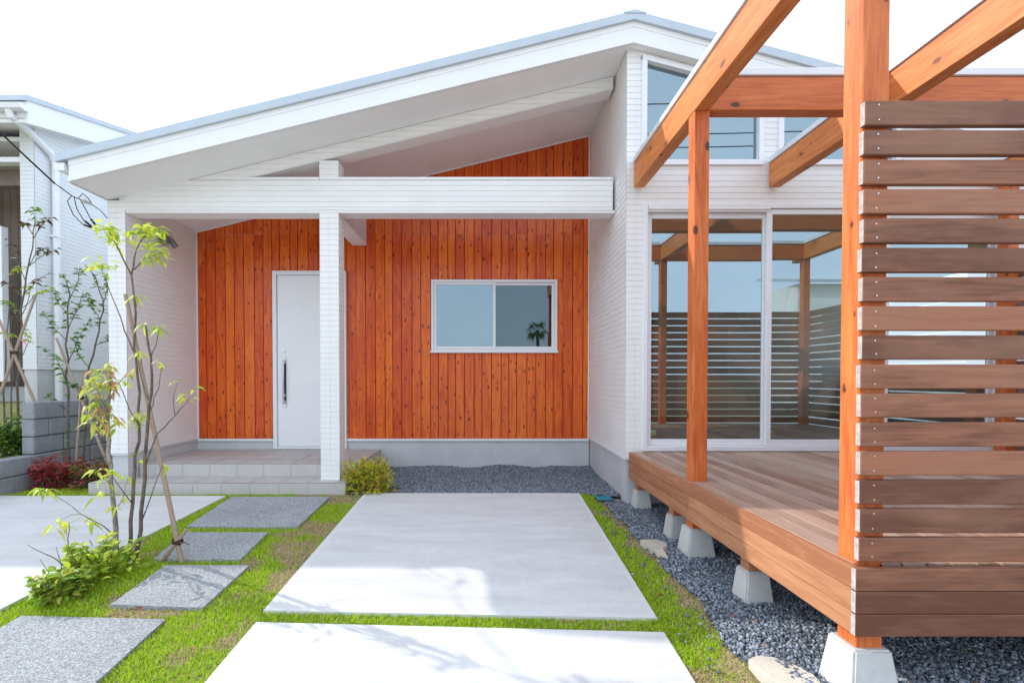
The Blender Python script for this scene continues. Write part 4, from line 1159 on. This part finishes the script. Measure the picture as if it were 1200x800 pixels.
low_plant('leafy_plant', 'low straggly green clump with yellowing leaves nearest the parking pad corner', 'plant', (-2.62, 2.93, -0.115), 0.17, 0.15, 0.23, 280, 0.080, 0.032, MID[:2] + LIME[3:] + [(0.55, 0.55, 0.10)], 0.35, nst=10, fill=170)
t = thing('leafless_shrub', 'thin leafless twigs rising out of the low green clump', 'shrub', (-2.72, 3.1, -0.1))
stems('twig', t, [([(-2.652, 3.100, -0.070), (-2.750, 3.050, 0.089), (-2.817, 3.000, 0.162), (-2.868, 2.980, 0.207)], 0.004, 0.0015), ([(-2.731, 3.050, -0.104), (-2.749, 3.000, 0.016), (-2.807, 3.000, 0.108)], 0.003, 0.0015), ([(-2.635, 3.100, -0.014), (-2.698, 3.080, 0.161), (-2.691, 3.080, 0.316)], 0.004, 0.002), ([(-2.747, 3.100, -0.042), (-2.773, 3.100, 0.070), (-2.794, 3.100, 0.154)], 0.003, 0.0015)], M['bark'])

low_plant('red_shrub', 'bright red-leaved low shrub at the foot of the grey block wall', 'shrub', (-4.86, 5.40, 0.02), 0.34, 0.22, 0.42, 1000, 0.062, 0.026, RED, 0.4, nst=34, fill=500)
low_plant('red_shrub', 'dull red and bronze low shrub nearest the porch column', 'shrub', (-4.42, 5.40, 0.02), 0.32, 0.20, 0.38, 900, 0.060, 0.024, RED[1:] + BRN[:2] + MID[:2] + [(0.40,0.14,0.09)], 0.4, nst=24, fill=450)
low_plant('yellow_shrub', 'feathery yellow-green low shrub between the porch step and the gravel', 'shrub', (-1.25, 5.15, 0.015), 0.38, 0.20, 0.45, 1300, 0.062, 0.019, [(0.80, 0.74, 0.05), (0.72, 0.72, 0.06), (0.60, 0.66, 0.08), (0.66, 0.30, 0.06), (0.36, 0.52, 0.08)], 0.4, nst=40, fill=1500)
low_plant('green_shrub', 'rounded dark green shrub in the bed left of the block wall', 'shrub', (-5.56, 5.55, 0.32), 0.27, 0.22, 0.56, 1100, 0.075, 0.036, GRN + MID[:2], 0.5, nst=34, fill=500)

# trees in the neighbour's bed
T = thing('young_tree', 'slender young tree with small dark green leaves in front of the block wall', 'tree', (-4.95, 5.7, 0.02))
C1 = [(-4.983, 5.700, 0.035), (-4.974, 5.700, 0.669), (-4.997, 5.700, 1.281), (-4.959, 5.700, 1.839), (-4.933, 5.700, 2.245), (-5.011, 5.700, 2.487)]
C2 = [(-4.862, 5.750, 0.024), (-4.812, 5.750, 0.664), (-4.762, 5.750, 1.383), (-4.633, 5.750, 1.814), (-4.578, 5.750, 2.182), (-4.666, 5.750, 2.457), (-4.797, 5.750, 2.610)]
cb = [[(-4.988, 5.700, 1.179), (-4.998, 5.580, 1.479), (-5.045, 5.460, 1.591)],
      [(-4.971, 5.700, 1.687), (-5.121, 5.700, 1.839), (-5.240, 5.700, 2.032)],
      [(-4.959, 5.700, 1.839), (-4.935, 5.820, 2.090), (-4.970, 5.940, 2.339)],
      [(-4.933, 5.700, 2.194), (-4.748, 5.580, 2.352), (-4.605, 5.460, 2.493)],
      [(-4.985, 5.700, 1.382), (-4.859, 5.700, 1.687), (-4.693, 5.700, 1.971)],
      [(-4.956, 5.700, 1.991), (-5.203, 5.820, 2.214), (-5.393, 5.940, 2.381)],
      [(-4.721, 5.700, 1.382), (-4.739, 5.580, 1.529), (-4.702, 5.460, 1.717)],
      [(-4.571, 5.700, 1.941), (-4.671, 5.700, 2.093), (-4.750, 5.700, 2.245)],
      [(-4.972, 5.700, 0.873), (-5.262, 5.820, 0.969), (-5.454, 5.940, 1.048)],
      [(-4.745, 5.700, 1.077), (-4.783, 5.580, 1.160), (-4.836, 5.460, 1.211)],
      [(-4.538, 5.700, 2.143), (-4.465, 5.700, 2.346), (-4.483, 5.700, 2.497)],
      [(-4.656, 5.700, 1.636), (-4.608, 5.820, 1.696), (-4.575, 5.940, 1.832)]]
stems('trunk', T, [(C1, 0.016, 0.004), (C2, 0.014, 0.003)] + [(l, 0.005, 0.002) for l in cb], M['bark'])
fo = Foliage()
for l in cb: along(fo, l, 22, 0.085, 0.046, GRN + MID[:1], 0.4, 0.25)
along(fo, C1[3:], 30, 0.085, 0.046, GRN, 0.4); along(fo, C2[3:], 34, 0.085, 0.046, GRN, 0.4); along(fo, C1[:3], 14, 0.09, 0.045, MID, 0.5)
fo.build(T)
cane('bamboo_stake', 'long brown stake leaning right in front of the block wall', [(-4.422, 5.600, 0.227), (-5.067, 5.660, 1.724)], 0.016, None, (-4.749, 5.620, 1.019))
cane('bamboo_stake', 'upright brown stake meeting the leaning stake in front of the block wall', [(-4.815, 5.600, 0.076), (-4.770, 5.660, 1.280)], 0.014)

T = thing('young_tree', 'young tree with withered brown leaf tips at the left edge, ribbon on its stakes', 'tree', (-5.751, 5.800, 0.347))
D1 = [(-5.694, 5.800, 0.035), (-5.669, 5.800, 0.970), (-5.627, 5.800, 1.695), (-5.588, 5.800, 2.210), (-5.520, 5.800, 2.602), (-5.454, 5.800, 2.930), (-5.429, 5.800, 3.217)]
D2 = [(-5.889, 5.850, 0.024), (-5.887, 5.850, 0.863), (-5.856, 5.850, 1.490), (-5.805, 5.850, 2.115), (-5.784, 5.850, 2.738)]
D3 = [(-5.727, 5.750, 0.045), (-5.704, 5.750, 0.870), (-5.684, 5.750, 1.486), (-5.676, 5.750, 1.998)]
db = [[(-5.520, 5.800, 2.602), (-5.282, 5.680, 2.745), (-5.061, 5.560, 2.762)],
      [(-5.454, 5.800, 2.930), (-5.337, 5.800, 3.115), (-5.233, 5.800, 3.187)],
      [(-5.520, 5.800, 2.602), (-5.454, 5.920, 2.755), (-5.391, 6.040, 2.871)],
      [(-5.577, 5.800, 2.262), (-5.318, 5.680, 2.392), (-5.046, 5.560, 2.467)],
      [(-5.588, 5.800, 2.210), (-5.720, 5.800, 2.365), (-5.802, 5.800, 2.416)],
      [(-5.554, 5.800, 2.416), (-5.770, 5.920, 2.703), (-5.969, 6.040, 3.000)],
      [(-5.590, 5.800, 2.107), (-5.300, 5.680, 2.241), (-5.028, 5.560, 2.289)],
      [(-5.603, 5.800, 1.901), (-5.704, 5.800, 2.056), (-5.805, 5.800, 2.190)],
      [(-5.612, 5.800, 2.004), (-5.619, 5.920, 2.283), (-5.763, 6.040, 2.411)],
      [(-5.627, 5.800, 1.695), (-5.631, 5.680, 1.766), (-5.591, 5.560, 1.775)],
      [(-5.740, 5.800, 2.416), (-5.655, 5.800, 2.540), (-5.592, 5.800, 2.602)],
      [(-5.630, 5.800, 1.488), (-5.638, 5.920, 1.704), (-5.793, 6.040, 1.874)],
      [(-5.453, 5.800, 2.981), (-5.429, 5.680, 3.076), (-5.373, 5.560, 3.038)]]
dbc = [0, 0, 0, 0, 0, 0, 1, 1, 1, 1, 1, 1, 0]
stems('trunk', T, [(D1, 0.015, 0.004), (D2, 0.013, 0.003), (D3, 0.011, 0.003)] + [(l, 0.005, 0.002) for l in db], M['bark'])
fo = Foliage()
for i, l in enumerate(db): along(fo, l, 16, 0.085, 0.035, BRN if dbc[i] == 0 else (LIME[1:] + MID[:2]), 0.7, 0.45)
for c, n in (((-5.428, 5.800, 3.258), 12), ((-5.440, 5.800, 3.176), 8)): whorl(fo, c, n, 0.09, 0.035, MID + BRN[:2], 0.7, 0.2, 0.03)
fo.build(T)
cane('bamboo_stake', 'brown stake leaning right across its pair at the left edge, ribbon tied on', [(-5.581, 5.500, 1.063), (-5.208, 5.560, 2.220)], 0.017, None, (-5.436, 5.520, 1.545))
cane('bamboo_stake', 'brown stake leaning left across its pair, foot on the block wall top', [(-5.189, 5.520, 0.944), (-5.624, 5.500, 2.024)], 0.017)
mb = MB(); a = (-5.326, 5.480, 1.709); b = (-5.210, 5.460, 1.620)
mb.add([a, (a[0] + 0.02, a[1], a[2] - 0.03), (b[0], b[1], b[2] - 0.02), b, ((a[0] + b[0]) / 2 + .01, a[1] - 0.02, (a[2] + b[2]) / 2 + 0.015)], [(0, 1, 4), (1, 2, 4), (2, 3, 4), (3, 0, 4)])
tag(mb.build('ribbon', M['pink'], fixn=False), 'pale pink ribbon tied to the crossed stakes at the left edge', 'ribbon')

# ------------------------------------------------------------------ block retaining wall
t = thing('block_wall', 'grey split-faced concrete block retaining wall stepping down towards the left edge', 'wall', (-5.19, 6.0, 0))
mb = MB()
for k in range(5):
    z0 = -0.02 + k * 0.2; y = 5.42 - (0.2 if k % 2 else 0.0)
    ys_ = 5.42 if k >= 2 else 3.6
    y = ys_
    first = True
    while y < 9.0:
        w = 0.4 if not (first and k % 2) else 0.2
        mb.box(-5.27, -5.12 + random.uniform(-0.014, 0.010), y + 0.003, min(9.0, y + w) - 0.003, z0 + 0.003, z0 + 0.196, bev=0.011)
        y += w; first = False
mb.build('blocks', M['block'], t)

# ------------------------------------------------------------------ neighbouring house
N = thing('house', 'pale grey-white neighbouring house with brown board recess, behind the block wall', 'house', (-8.5, 8, 0.9))
NX, NY = -6.32, 6.75
NS = 0.26
ez = (-6.016, 6.380, 4.997)[2]                       # top of roof edge at the eave
EY = 6.38
mb = MB()
siding(mb, lambda u, v, n: (NX + n, u, v), NY + 0.007, 13.0, 1.40, 7.5, ((EY, ez - 0.36, 1.0, NS),), core=0.12)
siding(mb, FRONT(NY), NX - 0.20, NX, 1.40, ez - 0.36 + NS * (NY - EY), core=0.12)
siding(mb, LEFT(NX - 0.20), NY + 0.007, 7.9, 1.40, ez - 0.36 + NS * (NY - EY), core=0)
mb.build('side_wall', M['siding_cool'], N)
mb = MB(); mb.box(NX - 0.19, NX - 0.012, NY + 0.012, 13.0, 0.7, 1.375); mb.box(-11, NX - 0.2, NY + 0.5, NY + 0.6, 0.7, 1.12)
mb.build('foundation', M['found'], N)
mb = MB(); mb.box(NX - 0.195, NX + 0.010, NY - 0.010, 13.0, 1.376, 1.399); mb.build('base_flashing', M['cap'], N)
mb = board_wall(-11, NX - 0.2, 1.0, lambda x: 5.0, 7.75, 0.115, 9); mb.build('board_wall', [M['brown_wood'], M['brown_wood']], N, fixn=False)
zt1, zt0 = (-6.727, 6.800, 4.360)[2], (-6.728, 6.800, 4.288)[2]
mb = MB(); mb.box(-11, NX - 0.201, NY + 0.02, NY + 0.16, zt0, zt1, bev=0.004); mb.box(-11, NX - 0.2, NY + 0.02, 7.7, ez - 0.42, ez - 0.36)
mb.build('white_rail', M['alu'], N)
mb = MB(); mb.box(-11, NX - 0.201, NY + 0.25, NY + 0.40, (-6.731, 6.800, 4.048)[2], zt0 - 0.006, bev=0.004); mb.build('brown_beam', M['brown_wood'], N)
wx1 = (-6.896, 6.900, 3.005)[0]; wz1 = (-6.890, 6.900, 3.420)[2]
mb = MB(); sash_frame(mb, wx1 - 1.6, wx1, 1.2, wz1, 6.85, 6.95, 0.06); f = mb.build('window', M['alu'], N)
mb = MB(); mb.add([(wx1 - 1.55, 6.9, 1.25), (wx1 - 0.05, 6.9, 1.25), (wx1 - 0.05, 6.9, wz1 - 0.05), (wx1 - 1.55, 6.9, wz1 - 0.05)], [(0, 1, 2, 3)]); mb.build('pane', M['glass_dark'], f)
# roof rising to the back
def nr(y, dz): return (y, ez + NS * (y - EY) + dz)
XRK = -6.07
mb = MB(); mb.prism([nr(EY, -0.07), nr(13.5, -0.07), nr(13.5, 0), nr(EY, 0)], 0, -12, XRK + 0.02); mb.build('roof', M['roof_metal'], N)
mb = MB(); mb.prism([nr(EY + 0.03, -0.37), nr(13.4, -0.37), nr(13.4, -0.071), nr(EY + 0.03, -0.071)], 0, XRK - 0.035, XRK - 0.005)
mb.prism([nr(EY + 0.03, -0.36), nr(13.4, -0.36), nr(13.4, -0.30), nr(EY + 0.03, -0.30)], 0, -11.9, XRK - 0.036)
mb.box(-12, XRK - 0.04, EY + 0.03, EY + 0.055, ez - 0.30, ez - 0.075)
mb.build('fascia', M['trim'], N)
mb = MB(); gz1 = ez - 0.155
mb.prism([(EY - 0.10, gz1), (EY - 0.085, gz1 - 0.06), (EY + 0.0, gz1 - 0.07), (EY + 0.028, gz1 - 0.05), (EY + 0.028, gz1)], 0, -12, XRK + 0.01); mb.build('gutter', M['alu'], N)
mb = MB()
dpx = NX + 0.06; dpy = 7.02
mb.tube([(XRK - 0.20, EY - 0.03, gz1 - 0.06), (XRK - 0.19, EY - 0.02, gz1 - 0.13), (dpx - 0.02, EY + 0.28, gz1 - 0.20), (dpx, dpy - 0.06, gz1 - 0.36), (dpx, dpy, gz1 - 0.46), (dpx, dpy, 0.85)], 0.045, 12)
for z in (2.0, 3.3): mb.box(dpx - 0.07, dpx + 0.05, dpy - 0.055, dpy + 0.055, z, z + 0.03)
mb.build('downpipe', M['alu'], N, smooth=False)

# ------------------------------------------------------------------ service cable
t = thing('service_cable', 'black overhead service cable ending in looped wires at the house corner', 'cable', (-4.084, 5.000, 3.052))
mb = MB()
mb.tube([(-3.998, 3.600, 3.471), (-4.226, 4.200, 3.392), (-4.339, 4.600, 3.321), (-4.346, 4.860, 3.216)], 0.0085, 8)
mb.tube([(-4.346, 4.860, 3.216), (-4.261, 4.970, 3.129), (-4.124, 5.050, 3.070)], 0.005, 6)
mb.tube([(-4.124, 5.050, 3.070), (-4.115, 5.150, 3.042), (-4.114, 5.240, 2.990)], 0.004, 6)
mb.build('cable', M['rubber'], t)
for pts in ([(-4.278, 4.980, 3.141), (-4.341, 5.000, 3.087), (-4.323, 5.050, 2.963), (-4.268, 5.100, 2.881), (-4.217, 5.160, 2.863), (-4.167, 5.200, 2.858)], [(-4.252, 4.980, 3.124), (-4.261, 5.020, 3.015), (-4.241, 5.080, 2.919), (-4.210, 5.140, 2.875), (-4.186, 5.200, 2.867)], [(-4.207, 5.000, 3.105), (-4.188, 5.040, 3.022), (-4.185, 5.100, 2.944), (-4.188, 5.170, 2.894), (-4.176, 5.200, 2.885)], [(-4.225, 5.000, 3.122), (-4.180, 5.000, 3.167), (-4.144, 5.020, 3.130), (-4.133, 5.050, 3.088)]):
    mb = MB(); mb.tube(pts, 0.0045, 6); n = len(pts)
    if n > 4: mb.tube([Vector(pts[n - 3]).lerp(Vector(pts[n - 2]), 0.1), Vector(pts[n - 2])], 0.011, 8)
    mb.build('loop_wire', M['rubber'], t, smooth=True)
mb = MB(); mb.tube([(-4.198, 5.000, 3.096), (-4.180, 5.020, 3.095), (-4.152, 5.040, 3.084), (-4.124, 5.050, 3.070)], [0.012, 0.022, 0.014, 0.01], 10); mb.build('insulator', M['porcelain'], t)

# ------------------------------------------------------------------ small ground objects
t = thing('utility_lid', 'small teal utility box lid in the grass by the house corner', 'utility lid', (1.21, 4.90, 0.0))
lx, ly = (1.230, 4.900, 0.012)[0], 4.92
z = gz(lx, ly) + 0.012
mb = MB(); mb.box(lx - 0.085, lx + 0.085, ly - 0.075, ly + 0.075, z - 0.05, z + 0.016, bev=0.006); mb.build('rim', M['darkmetal'], t)
mb = MB(); mb.box(lx - 0.078, lx + 0.078, ly - 0.066, ly + 0.070, z + 0.017, z + 0.026, bev=0.004)
for k in range(5): mb.box(lx - 0.06, lx + 0.06, ly - 0.05 + k * 0.024, ly - 0.044 + k * 0.024, z + 0.0265, z + 0.029)
mb.build('lid', M['teal'], t)
def flat_stone(label, pts, top):
    mb = MB(); c = np.mean(np.array(pts), 0)
    bm = bmesh.new()
    n = len(pts); tp = [bm.verts.new((p[0], p[1], top)) for p in pts]; bt = [bm.verts.new((p[0], p[1], top - 0.05)) for p in pts]
    bm.faces.new(tp); bm.faces.new(bt[::-1])
    for i in range(n): bm.faces.new((tp[i], bt[i], bt[(i + 1) % n], tp[(i + 1) % n]))
    bmesh.ops.recalc_face_normals(bm, faces=bm.faces)
    bmesh.ops.bevel(bm, geom=[e for e in bm.edges if abs(e.verts[0].co.z - e.verts[1].co.z) < 1e-4 and e.verts[0].co.z > top - 0.01], offset=0.008, segments=2, affect='EDGES')
    bm.verts.index_update(); mb.v = [tuple(q.co) for q in bm.verts]; mb.f = [tuple(q.index for q in f.verts) for f in bm.faces]; mb.mi = [0] * len(mb.f); bm.free()
    tag(mb.build('flat_stone', M['flagstone']), label, 'stone', 'beige stones along the gravel edge')
flat_stone('beige flat stone half buried where grass meets gravel, behind the second footing', [(1.21, 3.70), (1.34, 3.70), (1.39, 3.62), (1.36, 3.54), (1.32, 3.50), (1.29, 3.34), (1.25, 3.42)], 0.0)
flat_stone('beige flat stone beside the front concrete footing, brown specks on top', [(1.195, 2.145), (1.24, 2.165), (1.31, 2.155), (1.37, 2.10), (1.41, 2.02), (1.40, 1.95), (1.23, 1.93), (1.19, 2.05)], -0.012)

# ------------------------------------------------------------------ across the street (seen only in the glass)
t = thing('house', 'white two-storey house across the street, mirrored in the tall windows', 'house', (21, -16, -0.2))
mb = MB(); siding(mb, lambda u, v, n: (u, -14.0 + n, v), 15.4, 27.0, -0.1, 5.9, core=0.2); mb.box(15.4, 27.0, -16.5, -14.21, -0.3, 5.9)
mb.build('wall', M['siding'], t)
mb = MB(); mb.prism([(-13.6, 5.9), (-13.6, 6.05), (-16.9, 6.75), (-16.9, 6.6)], 0, 15.1, 27.3); mb.build('roof', M['roof_metal'], t)
for x in (16.6, 20.5, 24.0):
    for z in (0.9, 3.5):
        mb = MB(); sash_frame(mb, x, x + 1.2, z, z + 1.2, -14.03, -13.97, 0.06); f = mb.build('window', M['alu'], t)
        mb = MB(); mb.add([(x, -13.985, z), (x + 1.2, -13.985, z), (x + 1.2, -13.985, z + 1.2), (x, -13.985, z + 1.2)], [(0, 1, 2, 3)]); mb.build('pane', M['glass_dark'], f)

t = thing('palm_tree', 'small fan palm across the street, mirrored in the small window', 'tree', (2.35, -8.4, -0.2))
stems('trunk', t, [([(2.35, -8.4, -0.2), (2.38, -8.4, 1.5), (2.35, -8.38, 3.4)], 0.10, 0.07)], M['bark'])
fo = Foliage()
for k in range(26):
    a = RNG.uniform(0, 2 * np.pi); e = RNG.uniform(-0.7, 0.9)
    d = np.array([math.cos(a) * math.cos(e), math.sin(a) * math.cos(e), math.sin(e)])
    c = np.array([2.35, -8.38, 3.4]) + d * 0.25
    n = 14
    dd = d[None] + RNG.normal(0, 0.42, (n, 3))
    fo.add(np.tile(c, (n, 1)), dd, RNG.uniform(0.25, 0.42, n), np.full(n, 0.03), palette(GRN, n), 0.35)
fo.build(t)
t = thing('overhead_wires', 'thin overhead wires along the street, mirrored in the high windows', 'wires', (0, -10, 10))
for z in (10.6, 11.2, 12.6):
    mb = MB(); mb.tube([(x, -10 - (z - 10.6) * 0.2, z + 0.0011 * x * x) for x in range(-40, 41, 5)], 0.022, 6); mb.build('wire', M['rubber'], t)

for (x, y) in ((-1.52, 3.05), (-1.50, 2.42), (1.12, 2.55), (1.18, 3.22), (-2.05, 2.77), (-1.95, 3.42), (1.10, 2.92)):
    fo = Foliage(); fo.add([(x, y, gz(x, y) + 0.022)], [(random.uniform(-1, 1), random.uniform(-1, 1), 0.1)], [0.05], [0.024], [(0.30, 0.14, 0.07)], 0.1)
    tag(fo.build(None, 'fallen_leaf'), 'small dry brown leaf fallen on the grass', 'leaf', 'fallen leaves on the grass')
